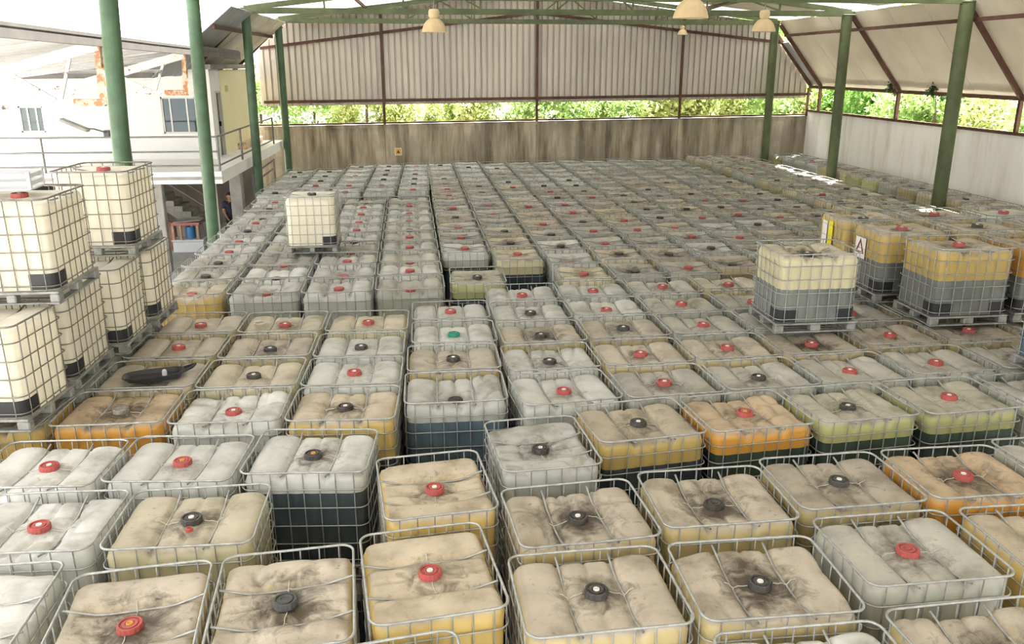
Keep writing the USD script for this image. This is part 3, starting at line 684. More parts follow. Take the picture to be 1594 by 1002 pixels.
for i, (row, k, x, y, ang, rot) in enumerate(NEAR):
    key = f"{row}{k}"
    kind, dirt, cap, ex = ATTR.get(key, (rng.choice(["grey", "tan", "grey"]), rng.choice([0, 1]), rng.choice(["red", "red", "black"]), {}))
    if row == "X":
        where = {0: "under the nearest white stack", 1: "under the white stack's middle", 2: "under the white stack's third column", 3: "under the white stack's far end", 4: "left of the third row, cut by the frame"}.get(k, f"under the raised right stack, {ORD[k - 5]} from the left")
        label = f"{TONE[kind]} container with {CAPW[cap]}, {where}"
    else:
        label = f"{DIRTW[dirt]}{TONE[kind]} container, {CAPW[cap]}, {ORD[k]} from left in {ROWN[row]}"
    ez = thing("caged_container", label, CONT, (x, y, 1.16), ang + (90 if rot else 0), "containers packed in the near rows")
    sd = sum(map(ord, key)) * 7 + k
    build_container(ez, kind, dirt, cap, "near" if row in "ABCDEF" else "mid", seed=sd, **{**dict(sag=rng.uniform(0, .03), rough=rng.uniform(.2, .45)), **ex})

# stacked containers
S_ALL = [(1, 1), (-1, 1), (1, -1), (-1, -1)]
STACK = [
 ("stack_left", -4.73, 8.79, 2.30, -4, 0, "clean empty white container at the front of the left stack, lowest and nearest", dict(clean=True, cap="red")),
 ("", -4.62, 9.97, 2.30, 0, 1, "clean white container in the left stack carrying another at its front", dict(clean=True, cap="red")),
 ("", -4.58, 11.13, 2.30, 0, 0, "clean white container with pale open top between the two taller left columns", dict(clean=True, cap="red")),
 ("", -4.56, 12.30, 2.30, 0, 0, "clean white container at the far end of the left stack, below another", dict(clean=True, cap="teal")),
 ("", -4.52, 9.62, 3.44, 1, 1, "upper white container of the left stack cut by the frame, nearer one", dict(clean=True, cap="red")),
 ("", -4.48, 11.98, 3.44, 0, 1, "upper white container of the left stack under the first green post", dict(clean=True, cap="red")),
 ("", -2.45, 17.2, 2.30, 1.5, 1, "lone white empty container standing on top of the packed left rows", dict(clean=True, cap="black")),
 ("", 5.28, 11.22, 2.30, 1, 0, "container half full of dark liquid under pale yellow, standing alone right of centre", dict(kind="cream", cap="black", level=.62, liquid="grey_liquid", sag=.07, dirt=2)),
 ("", 7.62, 11.33, 2.30, 1.5, 0, "largest raised right container, golden yellow above grey liquid, red cap", dict(kind="yellow", cap="red", level=.66, liquid="grey_liquid", dirt=1)),
 ("", 8.95, 11.42, 2.30, 1.5, 0, "raised orange container at the right frame edge beside the golden one", dict(kind="orange", cap="red", level=.66, liquid="grey_liquid", dirt=1)),
 ("", 7.46, 12.60, 2.30, 1, 0, "raised container with a hazard triangle label on its pale left side", dict(kind="yellow", cap="red", level=.63, liquid="grey_liquid", dirt=1)),
 ("", 7.40, 13.72, 2.30, 1, 0, "raised container with a yellow strip label on its left side", dict(kind="yellow", cap="black", dirt=2, sag=.05)),
 ("", 8.78, 12.66, 2.30, 1, 0, "raised tan container behind the orange one, black cap, second column", dict(kind="tan", cap="black", dirt=1)),
 ("", 8.72, 13.78, 2.30, 1, 0, "raised tan container at the back of the right stack, second column", dict(kind="tan", cap="red", dirt=2)),
 ("", 10.10, 12.72, 2.30, 1, 0, "raised yellowish container in the third column of the right stack", dict(kind="yellow", cap="black", dirt=1)),
 ("", 10.05, 13.84, 2.30, 1, 0, "raised white-topped container in the third column, back of the right stack", dict(kind="white", cap="red", dirt=0)),
 ("", 11.36, 13.9, 2.30, 1, 0, "raised grey container at the right end of the right stack's back row", dict(kind="grey", cap="red", dirt=0)),
 ("", 7.80, 8.86, 2.30, 3, 0, "bluish white container on top of the fourth row, cut by the right edge", dict(kind="white", cap="red", level=.7, liquid="blue_liquid", dirt=0)),
]
for i, (_n, x, y, z, ang, rot, label, ex) in enumerate(STACK):
    ez = thing("caged_container", label, CONT, (x, y, z), ang + (90 if rot else 0), "containers stacked above the packed rows")
    ex = {**dict(flute=.018 if "clean" not in ex else .010, rough=.2, seed=300 + i * 3, rimamp=.003), **ex}
    cl_ = ex.get("clean")
    build_container(ez, lod="near" if i in (0, 1, 4) else "mid", pallet=True, guards=[(1, -1), (-1, -1)] if not (rot) else [(-1, -1), (1, 1)] , ties=False, **{**ex, "steel": "dirty_steel" if cl_ and i < 6 else "galvanised_steel"})
    if "hazard" in label:
        lp = obj("hazard_label", bx(-.592, -.586, -.02, .28, .60, .93), "label_paper", ez)
        tri = trimesh.creation.extrude_polygon(__import__("shapely").Polygon([(-.13, 0), (.13, 0), (0, .24)]).difference(__import__("shapely").Polygon([(-.075, .035), (.075, .035), (0, .175)])), .003)
        obj("triangle", T(T(tri, rx=PI / 2), (-.595, .13, .68), rz=-PI / 2), "label_print", lp)
    if "strip label" in label:
        obj("strip_label", bx(-.592, -.586, -.10, .05, .46, 1.02), "label_yellow", ez)
        obj("paper_label", bx(-.592, -.586, .10, .26, .55, 1.0), "label_paper", ez)

# far blocks: a class prim per variant, one referencing Xform per container
stage.CreateClassPrim("/World/kinds")
VAR = {}
rng = random.Random(5)
def variant(kind, dirt, cap, v, level=None):
    key = f"{kind}_{dirt}_{cap}_{v}_{0 if level is None else 1}"
    if key not in VAR:
        p = "/World/kinds/container_" + key
        c = stage.CreateClassPrim(p)
        build_container(c, kind, dirt, cap, "far", sag=rng.choice([0, .02, .04, .08, .12]), rough=rng.uniform(.25, .6), seed=40 + len(VAR) * 5, level=level)
        VAR[key] = p
    return VAR[key]

REDPX = [(.32, 22.46), (.49, 19.66), (.54, 18.69), (1.3, 22.41), (1.36, 21.42), (2.27, 25.49), (2.5, 20.08), (2.63, 16.42), (3.27, 25.12), (3.37, 21.44), (3.53, 19.04), (4.34, 21.34), (4.39, 24.34), (4.48, 20.26), (4.52, 29.79),
 (4.53, 19.11), (5.56, 19.18), (5.65, 17.68), (6.37, 22.91), (6.5, 20.35), (6.54, 26.26), (6.71, 17.88), (7.44, 23.3), (7.59, 24.99), (7.67, 20.88), (8.39, 24.5), (9.35, 23.37), (2.6, 14.7), (1.62, 16.1)]
FAR = []
rl = random.Random(21)
for c, x0 in enumerate((-4.16, -2.91, -1.69, -.47)):
    for r in range(10):
        y = 14.15 + 1.055 * r + (.0, .02, -.03, .05)[c]
        if (c, r) == (0, 0): kd, cp, lv = "yellow", "red", .6
        else: kd, cp, lv = rl.choice(["white", "white", "white", "grey"]), (("red", "black", "black", "red", "red", "black", "red", "black", "black", "red"), ("red", "black", "red", "red", "black", "red", "red", "black", "red", "red"), ("red", "red", "red", "red", "black", "red", "red", "red", "red", "red"), ("red", "red", "red", "red", "red", "black", "red", "red", "red", "red"))[c][r], None
        FAR.append((f"{ORD[r]} back in the {ORD[c]} column of the far left block", x0 - .026 * (y - 15), y, 1.16, 1.5, 0, kd, rl.choice([0, 0, 1]), cp, lv))
for c, x0 in enumerate((-4.25, -3.23, -2.21, -1.19, -.17)):
    for r in range(5 + (c > 1)):
        FAR.append((f"{ORD[r]} back in {ORD[c]} column of the white far-left rows", x0 - .45, 25.45 + 1.24 * r + .1 * c, 1.16, 1, 1, "white", rl.choice([0, 0, 1]), rl.choice(["red", "black", "black"]), None))
ys = (17.1, 16.4, 14.72, 15.0, 14.98, 15.4, 15.2, 15.45, 15.25, 15.3)
for c in range(10):
    y, r = ys[c], 0
    while y < 33.2:
        x = .66 + 1.022 * c - .022 * (y - 15)
        cp = "red" if min(math.hypot(x - a, y - b) for a, b in REDPX) < .62 else ("black" if rl.random() < .8 else "red")
        kd = rl.choice(["grey", "grey", "tan", "tan", "cream", "white"] if y < 27 else ["white", "white", "grey", "grey"])
        if y > 20 and c > 4 and kd == "white": kd = "grey"
        FAR.append((f"{ORD[r]} back in the {ORD[c]} column of the far centre block", x, y, 1.16, 1.2, 1, kd, rl.choice([0, 1, 1, 2, 2]), cp, .8 if r == 0 else None))
        y += 1.25; r += 1
for c, x0 in enumerate((11.15, 12.4, 14.78)):
    y, r = 15.5, 0
    while y < 34:
        FAR.append((f"{ORD[r]} back in the {ORD[c]} column of the far right block", x0 - .012 * (y - 15), y, 1.25, .7, 0, rl.choice(["tan", "tan", "grey", "green", "cream"]), rl.choice([1, 2, 2]), rl.choice(["red", "black", "black"]), None))
        y += 1.06; r += 1
FAR.sort(key=lambda f: math.hypot(f[1], f[2]))
LIMIT = 300 - len(NEAR) - len(STACK)
rest = []
for i, (where, x, y, z, ang, rot, kd, dirt, cp, lv) in enumerate(FAR):
    src = variant(kd, dirt, cp, i % 3 if i < 190 else 0, lv)
    if i >= LIMIT: rest.append((src, x, y, z, ang + (90 if rot else 0))); continue
    ez = thing("caged_container", f"{TONE[kd]} container, {cp} cap, {where}".replace("back in the", "back in"), CONT, (x, y, z), ang + (90 if rot else 0) + (180 if i % 3 == 0 else 0), "containers packed in the far blocks")
    ez.GetReferences().AddInternalReference(Sdf.Path(src)); ez.SetInstanceable(True)

def scatter(name, label, items):
    pi = UsdGeom.PointInstancer.Define(stage, "/World/" + name)
    tag(pi.GetPrim(), label, CONT, None, "stuff")
    srcs = sorted({i[0] for i in items})
    for s in srcs:
        q = UsdGeom.Xform.Define(stage, f"/World/{name}/{s.split('/')[-1]}")
        q.GetPrim().GetReferences().AddInternalReference(Sdf.Path(s))
        pi.GetPrototypesRel().AddTarget(q.GetPath())
    pi.CreateProtoIndicesAttr([srcs.index(i[0]) for i in items])
    pi.CreatePositionsAttr([Gf.Vec3f(*map(float, i[1:4])) for i in items])
    pi.CreateOrientationsAttr([Gf.Quath(math.cos(math.radians(i[4]) / 2), 0, 0, math.sin(math.radians(i[4]) / 2)) for i in items])
scatter("caged_containers", "remaining rows of caged containers farthest back, before the concrete wall", rest)
low = [(variant("grey", 1, "black", 7, .86), x, y, .02, ang + (90 if rot else 0)) for row, k, x, y, ang, rot in NEAR]
low += [(variant("grey", 1, "black", 7, .86), f[1], f[2], .02 if f[3] < 1.2 else .11, f[4] + (90 if f[5] else 0)) for f in FAR]
scatter("lower_caged_containers", "bottom layer of caged containers glimpsed in the dark gaps between upper ones", low)

# loose things lying on the tanks
tr = thing("plastic_tray", "broken dark plastic tray lying on a tan tank beside the white stack", "tray", (-3.44, 9.86, 2.262), 12)
th = np.linspace(0, 2 * PI, 28, endpoint=False)
out = np.column_stack([.34 * np.sign(np.cos(th)) * np.abs(np.cos(th)) ** .6, .16 * np.sign(np.sin(th)) * np.abs(np.sin(th)) ** .6])
def dish(o, prof):
    V, F, n = [], [], len(o)
    for s, z in prof: V.append(np.column_stack([o * s, np.full(n, z) + .03 * o[:, 0] * (s > .9)]))
    V = np.vstack(V)
    for i in range(len(prof) - 1):
        for q in range(n):
            w = (q + 1) % n; F += [(i * n + q, i * n + w, (i + 1) * n + w), (i * n + q, (i + 1) * n + w, (i + 1) * n + q)]
    return trimesh.Trimesh(V, np.array(F), process=False)
obj("tray_body", dish(out, [(.01, .012), (.85, .012), (.97, .06), (1.05, .064), (1.05, .058), (.99, .052), (.88, .0), (.01, .0)]), "black_plastic", tr, smooth=40)
obj("handle", tube([(.30, -.08, .06), (.44, -.03, .10), (.48, .05, .11), (.33, .10, .06)], .018, 8), "black_plastic", tr, smooth=True)
obj("spout", T(lathe([(.03, 0), (.03, .05), (.02, .07), (0, .07)], 14), (.12, .02, .015)), "box_grey", tr, smooth=40)
t = thing("loose_plug", "small red plug lying on the cream tank before its black cap", "plug", (-2.07, 6.26, 2.246))
obj("plug_body", lathe([(0, .0), (.032, 0), (.034, .012), (.026, .014), (.024, .030), (.016, .032), (.012, .020), (0, .020)], 18), "red_cap", t, smooth=40)
t = thing("hose_ring", "pale plastic ring lying on a cream tank left of its red cap", "ring", (-2.60, 12.05, 2.262))
obj("ring_body", trimesh.creation.torus(.075, .014, major_sections=28, minor_sections=8), "white_tie", t, smooth=True)
obj("ring_tail", tube([(.07, 0, .0), (.13, -.03, .005), (.17, -.02, .003)], .010, 6), "white_tie", t, smooth=True)
t = thing("grey_crate", "grey slatted plastic crate on the upper white container at the left edge", "crate", (-4.66, 9.75, 4.585), 4)
obj("crate_floor", cbx(-.28, .28, -.2, .2, 0, .02, .004), "box_grey", t)
for k in range(2):
    for s in (-1, 1): obj("crate_slat", cbx(-.28, .28, s * .195 - .008, s * .195 + .008, .05 + .08 * k, .10 + .08 * k, .003), "box_grey", t)
    for s in (-1, 1): obj("crate_slat", cbx(s * .275 - .008, s * .275 + .008, -.2, .2, .05 + .08 * k, .10 + .08 * k, .003), "box_grey", t)
for sx in (-1, 1):
    for sy in (-1, 1): obj("crate_post", cbx(sx * .27 - .02, sx * .27 + .02, sy * .19 - .02, sy * .19 + .02, .01, .2, .004), "box_grey", t)

# ---------------------------------------------------------------- office building beyond the left posts
ob = thing("office_building", "white two-storey office building with balcony and yellow side wall, left", "building", (0, 0, 0))
YF, SXX = 28.0, -6.9       # front wall, side wall
def wall_with_holes(x0, x1, z0, z1, holes, y0, y1):
    from shapely import box as sb
    g = sb(x0, z0, x1, z1)
    for h in holes: g = g.difference(sb(*h))
    m = trimesh.creation.extrude_polygon(g, y1 - y0, engine="earcut")
    return T(T(m, rx=PI / 2), (0, y1, 0))
W1, W2 = (-12.76, 3.86, -12.03, 4.66), (-8.46, 3.80, -7.38, 4.92)
obj("front_wall", wall_with_holes(-17, SXX, 2.95, 5.75, [W1, W2], YF, YF + .2), "building_white", ob)
dY0, dY1 = 28.55, 29.25
obj("side_wall", cat_([bx(SXX - .2, SXX, YF + .2, dY0, 2.95, 5.75), bx(SXX - .2, SXX, dY0, dY1, 5.05, 5.75)]), "building_white", ob)
obj("end_wall", bx(SXX - .2, SXX + .02, dY1, 34.9, 2.95, 5.72), "building_yellow", ob)
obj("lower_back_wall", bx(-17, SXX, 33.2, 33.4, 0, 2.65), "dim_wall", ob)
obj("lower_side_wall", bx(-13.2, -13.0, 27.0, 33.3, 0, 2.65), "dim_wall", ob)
obj("flat_roof", bx(-17.2, SXX + .1, YF - .1, 35.0, 5.75, 5.9), "concrete_grey", ob)
obj("interior_wall", bx(-17, SXX - .25, 31.0, 31.1, 2.95, 5.75), "canopy_grey", ob)
d = obj("door_leaf", bx(SXX - .15, SXX - .09, dY0 + .03, dY1 - .03, 3.0, 5.02), "door_brown", ob)
obj("door_frame", cat_([bx(SXX - .2, SXX + .02, dY0 - .02, dY0 + .04, 3, 5.08), bx(SXX - .2, SXX + .02, dY1 - .04, dY1 + .02, 3, 5.08), bx(SXX - .2, SXX + .02, dY0, dY1, 5.02, 5.08)]), "frame_white", ob)
obj("door_handle", bx(SXX - .09, SXX - .03, dY1 - .16, dY1 - .08, 3.95, 4.1), "black_plastic", d)
for (x0, z0, x1, z1), vs in ((W1, (.35, .7)), (W2, (.25, .72))):
    f = obj("window_frame", cat_([bx(x0, x1, YF + .02, YF + .09, z0, z0 + .05), bx(x0, x1, YF + .02, YF + .09, z1 - .05, z1), bx(x0, x0 + .05, YF + .02, YF + .09, z0, z1), bx(x1 - .05, x1, YF + .02, YF + .09, z0, z1)]
        + [bx(x0 + (x1 - x0) * v - .025, x0 + (x1 - x0) * v + .025, YF + .025, YF + .085, z0, z1) for v in vs]), "frame_white", ob)
    e = [x0 + .05] + [x0 + (x1 - x0) * v for v in vs] + [x1 - .05]
    for a, b in zip(e[:-1], e[1:]): obj("pane", bx(a + .02, b - .02, YF + .05, YF + .056, z0 + .05, z1 - .05), "window_glass", f)
bs = obj("balcony_slab", trimesh.convex.convex_hull(np.array([(x, y, z) for x, y in ((-17, 24.5), (-5.96, 24.5), (-5.96, 34.9), (-17, 34.9)) for z in (2.66, 3.0)])), "building_white", ob)
obj("slab_edge", cat_([bx(-17, -5.93, 24.46, 24.52, 2.78, 2.86)]), "concrete_grey", bs)
rl_ = obj("balcony_railing", cat_([tube([(-17, 24.6, z), (-11, 24.6, z), (-6.02, 24.6, z)], .025, 8) for z in (3.16, 3.55, 3.96)] + [tube([(-6.02, 24.6, z), (-6.02, 28, z), (-6.02, 33.2, z)], .025, 8) for z in (3.16, 3.96)]), "railing_steel", ob)
for x in (-15.6, -13.2, -10.75, -8.4, -6.45): obj("railing_post", tube([(x, 24.6, 3.0), (x, 24.6, 3.5), (x, 24.6, 3.96)], .028, 8), "railing_steel", rl_)
for y in (24.62, 27.6, 30.4, 33.2): obj("railing_post", tube([(-6.02, y, 3.0), (-6.02, y, 3.5), (-6.02, y, 3.98)], .032, 8), "railing_steel", rl_)
obj("column", cbx(-6.42, -6.05, 27.2, 27.55, 0, 2.66, .02), "concrete_grey", ob)
obj("column", cbx(-8.05, -7.78, 24.9, 25.15, 0, 2.66, .02), "concrete_grey", ob)
obj("downpipe", tube([(-6.28, 24.75, 0), (-6.28, 24.75, 1.4), (-6.28, 24.75, 2.66)], .075, 12), "frame_white", ob, smooth=40)
obj("exit_sign", bx(SXX + .02, SXX + .04, 29.9, 30.25, 5.02, 5.22), "sign_green", ob)
obj("skirting_board", cbx(SXX + .02, SXX + .3, 31.0, 34.2, 3.0, 3.22, .01), "rusty_orange", ob)

st = thing("staircase", "pale concrete staircase going up under the balcony, left", "stairs", (0, 0, 0))
for k in range(14):
    x1 = -7.55 - .27 * k; z1 = .85 - .36 + .185 * k
    if z1 > 2.6: break
    obj("step", cbx(x1 - .30, x1, 29.6, 30.7, z1 - .20, z1, .008), "concrete_grey", st)
obj("stringer", trimesh.convex.convex_hull(np.array([(x, y, z) for y in (29.75, 30.55) for x, z in ((-7.6, .30), (-7.9, .0), (-7.6, 0), (-10.6, 2.4), (-10.6, 2.1))])), "concrete_grey", st)
for z in (.55, .95): obj("handrail", tube([(-7.7, 29.62, .55 + z), (-9, 29.62, 1.44 + z), (-10.4, 29.62, 2.4 + z - .25)], .025, 6), "railing_steel", st)
st2 = thing("stair_rail", "dark slanting handrail before the concrete wall right of the grey column", "handrail", (0, 0, 0))
for z in (1.55, 1.85): obj("rail_bar", tube([(-6.85, 32.6, z), (-6.2, 32.6, z + .45), (-5.95, 32.6, z + .62)], .03, 6), "railing_steel", st2)
obj("rail_post", cat_([bx(-6.83, -6.77, 32.57, 32.63, 0, 1.95), bx(-6.0, -5.94, 32.57, 32.63, 0, 2.5)]), "railing_steel", st2)

# things under the balcony
t = thing("concrete_plinth", "low pale grey block on the floor under the balcony, below the crate", "block", (-8.05, 28.1, 0))
obj("block_body", cbx(-.48, .5, -.35, .35, 0, .36, .02), "box_grey", t)
obj("block_top", cbx(-.5, .52, -.37, .37, .36, .42, .01), "box_grey", t)
t = thing("junk_cabinet", "small reddish open cabinet holding a blue drum, on the grey block", "cabinet", (-8.08, 28.1, .42))
obj("cabinet_top", cbx(-.46, .44, -.32, .32, .46, .56, .01), "faded_red", t)
for x in (-.42, -.18, .36): obj("cabinet_post", cbx(x - .04, x + .04, -.3, -.22, 0, .46, .006), "wood_board", t)
obj("cabinet_back", bx(-.44, .42, .2, .24, 0, .46), "dim_wall", t)
obj("cabinet_lid", T(cbx(-.38, .5, -.3, .3, .0, .03, .006), (0, 0, .575), ry=-.06), "concrete_grey", t)
t = thing("blue_drum", "small blue drum inside the reddish cabinet under the balcony", "drum", (-8.0, 28.02, .42))
obj("drum_body", lathe([(0, 0), (.14, 0), (.15, .02), (.145, .12), (.15, .14), (.145, .26), (.15, .36), (.12, .40), (0, .40)], 24), "blue_plastic", t, smooth=40)
obj("drum_lid", T(lathe([(.05, 0), (.05, .02), (0, .02)], 14), (.05, 0, .40)), "label_paper", t)
t = thing("red_sacks", "dim red sack standing in the dark beside the reddish cabinet", "sack", (-8.75, 28.4, 0))
sk = trimesh.creation.icosphere(3); sk.vertices *= (.22, .2, .45); sk.vertices[:, 2] = np.maximum(sk.vertices[:, 2], -.42) + .42; sk.vertices += .02 * (meshkit.fbm(sk.vertices * 5, 3, 2)[:, None] - .5) * sk.vertices
obj("sack_body", sk, "faded_red", t, smooth=True); obj("sack_neck", T(lathe([(.06, 0), (.10, .06), (.09, .08), (0, .08)], 12), (0, 0, .84)), "faded_red", t)

# canopy roof of the building with tapered white trusses
cp = thing("canopy_roof", "grey metal canopy roof over the building's yard, far left", "roof", (0, 0, 0))
def zc(x): return 6.42 + (x + 6.5) * .27
y = 12.5; k = 0
while y < 29.5:
    y1 = y + 1.22; dy = -.016 * (y - 14)
    obj("roof_sheet", slab4((-6.45, y, 6.44 + dy + .01 * (k % 2)), (-6.45, y1, 6.44 + dy + .01 * (k % 2)), (-13.2, y1, 4.62 + .9 + dy * .5), (-13.2, y, 4.62 + .9 + dy * .5)), "canopy_grey", cp)
    y = y1 - .07; k += 1
obj("edge_gutter", cat_([beam((-6.5, 12.5, 6.36 + .024), (-6.42, 30.2, 6.13), .16, .14), tube([(-6.5, 12.5, 6.52), (-6.46, 21, 6.38), (-6.42, 30.2, 6.25)], .09, 10)]), "gutter_grey", cp)
obj("wall_gutter", beam((-15, YF - .2, 5.52), (-8.5, YF - .2, 5.57), .16, .14), "gutter_grey", cp)
for i, (yy, lab) in enumerate(((18.0, "flaking white tapered truss, nearest under the canopy"), (24.0, "flaking white tapered truss, second under the canopy"))):
    zt = 6.30 - .02 * (yy - 16)
    tp = obj("tapered_truss", beam((-13, yy, zt - 1.75), (-6.5, yy, zt), .14, .20), "flaking_white", cp, label=lab)
    obj("truss_tie", beam((-13, yy, 5.18), (-6.55, yy, 5.18), .10, .10), "flaking_white", tp)
    obj("end_post", beam((-6.55, yy, 5.13), (-6.5, yy, zt + .08), .11, .13), "rusty_orange", tp)
    obj("end_shoe", cbx(-7.1, -6.5, yy - .07, yy + .07, 5.10, 5.24, .01), "rusty_orange", tp)
    for a, b in (((-7.35, 5.22), (-7.05, zt - .2)), ((-7.45, 5.22), (-8.25, zt - .52)), ((-9.3, 5.22), (-8.35, zt - .55)), ((-9.4, 5.22), (-10.1, zt - 1.02))):
        obj("truss_web", beam((a[0], yy, a[1]), (b[0], yy, b[1]), .05, .06), "flaking_white", tp)
t = thing("wall_floodlight", "grey floodlight on a curved arm before the white office wall", "lamp", (-10.2, 27.3, 0))
obj("lamp_head", T(cbx(-.42, .42, -.14, .14, -.05, .05, .02), (-.66, 0, 4.13), ry=.42), "concrete_grey", t)
obj("lamp_glass", T(cbx(-.36, .36, -.11, .11, -.058, -.045, .004), (-.66, 0, 4.13), ry=.42), "label_paper", t)
obj("lamp_arm", tube([(-.32, 0, 4.02), (-.15, .1, 4.0), (-.02, .3, 3.92), (.02, .55, 3.86), (.02, .68, 3.84)], .022, 8), "railing_steel", t, smooth=True)
obj("lamp_box", cbx(-.06, .10, .55, .70, 3.72, 3.92, .01), "gutter_grey", t)

# ---------------------------------------------------------------- the person
def hull_chain(joints, bones, refine=.022, it=12):
    tot = m3.Manifold()
    def ball(p, r): return m3.Manifold.sphere(r, 20).translate(tuple(map(float, p)))
    for a, b in bones:
        (pa, ra), (pb, rb) = joints[a], joints[b]
        tot += m3.Manifold.batch_hull([ball(pa, ra), ball(pb, rb)])
    tot = tot.refine_to_length(refine)
    mm = tot.to_mesh(); tm = trimesh.Trimesh(mm.vert_properties[:, :3], mm.tri_verts, process=True)
    trimesh.smoothing.filter_taubin(tm, iterations=it)
    return tm
J = {"hipL": ((.0, .09, .92), .095), "hipR": ((.0, -.09, .92), .095), "kneeL": ((.03, .10, .50), .062), "kneeR": ((.10, -.10, .50), .062), "ankL": ((-.02, .10, .09), .042), "ankR": ((.02, -.10, .09), .042),
     "toeL": ((.15, .11, .035), .034), "toeR": ((.19, -.11, .035), .034), "belly": ((.0, 0, 1.04), .125), "chestL": ((.01, .08, 1.28), .105), "chestR": ((.01, -.08, 1.28), .105), "neck": ((.0, 0, 1.46), .058), "neck2": ((.02, 0, 1.53), .054),
     "shL": ((.0, .19, 1.40), .062), "shR": ((.0, -.19, 1.40), .062), "elL": ((.02, .25, 1.12), .045), "elR": ((.05, -.25, 1.12), .045), "wrL": ((.14, .23, .92), .029), "wrR": ((.20, -.21, .95), .029),
     "skull": ((.01, 0, 1.63), .088), "face": ((.045, 0, 1.60), .072), "chin": ((.065, 0, 1.545), .038), "nose": ((.122, 0, 1.60), .014), "nose2": ((.105, 0, 1.63), .011), "earL": ((.01, .088, 1.61), .016), "earR": ((.01, -.088, 1.61), .016)}
Bn = [("hipL", "kneeL"), ("kneeL", "ankL"), ("ankL", "toeL"), ("hipR", "kneeR"), ("kneeR", "ankR"), ("ankR", "toeR"), ("hipL", "hipR"), ("hipL", "belly"), ("hipR", "belly"), ("belly", "chestL"), ("belly", "chestR"), ("chestL", "chestR"), ("chestL", "neck"), ("chestR", "neck"),
      ("shL", "chestL"), ("shR", "chestR"), ("shL", "neck"), ("shR", "neck"), ("neck", "neck2"), ("neck2", "skull"), ("shL", "elL"), ("elL", "wrL"), ("shR", "elR"), ("elR", "wrR"), ("skull", "face"), ("face", "chin"), ("nose", "nose2"), ("face", "nose"), ("skull", "earL"), ("skull", "earR")]
for s, w, el in (("L", "wrL", "elL"), ("R", "wrR", "elR")):
    p0 = np.array(J[w][0]); dr = p0 - np.array(J[el][0]); dr /= np.linalg.norm(dr); sd = np.array([0, 1.0 if s == "L" else -1.0, 0]); sd = np.cross(dr, np.cross(sd, dr)); sd /= np.linalg.norm(sd); fw_ = np.cross(dr, sd)
    J["pa" + s] = (tuple(p0 + dr * .035), .026)
    J["pb" + s] = (tuple(p0 + dr * .085 + fw_ * .022), .017); J["pc" + s] = (tuple(p0 + dr * .085 - fw_ * .022), .017)
    Bn += [(w, "pa" + s), ("pa" + s, "pb" + s), ("pa" + s, "pc" + s), ("pb" + s, "pc" + s)]
    for q, (o, L) in enumerate(((.033, .072), (.012, .082), (-.010, .076), (-.031, .060))):
        a = p0 + dr * .088 + fw_ * o; b = a + dr * L * .5 - sd * .008; c_ = b + dr * L * .42 - sd * .022
        J[f"f{q}a{s}"], J[f"f{q}b{s}"], J[f"f{q}c{s}"] = (tuple(a), .0095), (tuple(b), .0088), (tuple(c_), .0078)
        Bn += [(f"f{q}a{s}", f"f{q}b{s}"), (f"f{q}b{s}", f"f{q}c{s}")]
    a = p0 + dr * .03 + fw_ * .024; b = a + dr * .035 + fw_ * .028 - sd * .01; c_ = b + dr * .03 + fw_ * .006 - sd * .014
    J["ta" + s], J["tb" + s], J["tc" + s] = (tuple(a), .012), (tuple(b), .010), (tuple(c_), .009)
    Bn += [("ta" + s, "tb" + s), ("tb" + s, "tc" + s)]
pe = thing("person", "person in a dark navy shirt standing under the balcony beside the column", "person", (-6.93, 29.2, 0), -60)
obj("body", hull_chain(J, Bn, .014, 8), "skin", pe, smooth=True)
inf = lambda ks, g: {k: (J[k][0], J[k][1] + g) for k in ks}
Js = inf(["belly", "chestL", "chestR", "neck", "shL", "shR", "hipL", "hipR"], .014); Js["neck"] = ((0, 0, 1.42), .066)
Js["slL"] = ((.01, .222, 1.25), .066); Js["slR"] = ((.025, -.222, 1.25), .066)
obj("shirt", hull_chain(Js, [("belly", "chestL"), ("belly", "chestR"), ("chestL", "chestR"), ("chestL", "neck"), ("chestR", "neck"), ("shL", "neck"), ("shR", "neck"), ("shL", "chestL"), ("shR", "chestR"), ("shL", "slL"), ("shR", "slR"), ("hipL", "belly"), ("hipR", "belly"), ("hipL", "hipR")]), "cloth_navy", pe, smooth=True)
Jt = inf(["hipL", "hipR", "kneeL", "kneeR", "ankL", "ankR"], .016)
obj("trousers", hull_chain(Jt, [("hipL", "hipR"), ("hipL", "kneeL"), ("kneeL", "ankL"), ("hipR", "kneeR"), ("kneeR", "ankR")]), "cloth_dark", pe, smooth=True)
hr = hull_chain({"a": ((-.012, 0, 1.655), .094), "b": ((-.035, 0, 1.60), .078), "c": ((.03, 0, 1.685), .070)}, [("a", "b"), ("a", "c")])
obj("hair", hr, "hair_black", pe, smooth=True)
for s in (-1, 1):
    e = obj("eye", T(trimesh.creation.icosphere(2, .011), (.108, s * .030, 1.618)), "label_paper", pe, smooth=True)
obj("mouth", T(cbx(-.004, .004, -.02, .02, -.003, .003, .001), (.102, 0, 1.562)), "faded_red", pe)
for s in (-1, 1): obj("shoe", hull_chain({"a": ((.0 + (.0 if s > 0 else .04), s * .10, .05), .05), "b": ((.16 + (.0 if s > 0 else .04), s * .11, .042), .042)}, [("a", "b")]), "black_plastic", pe, smooth=True)

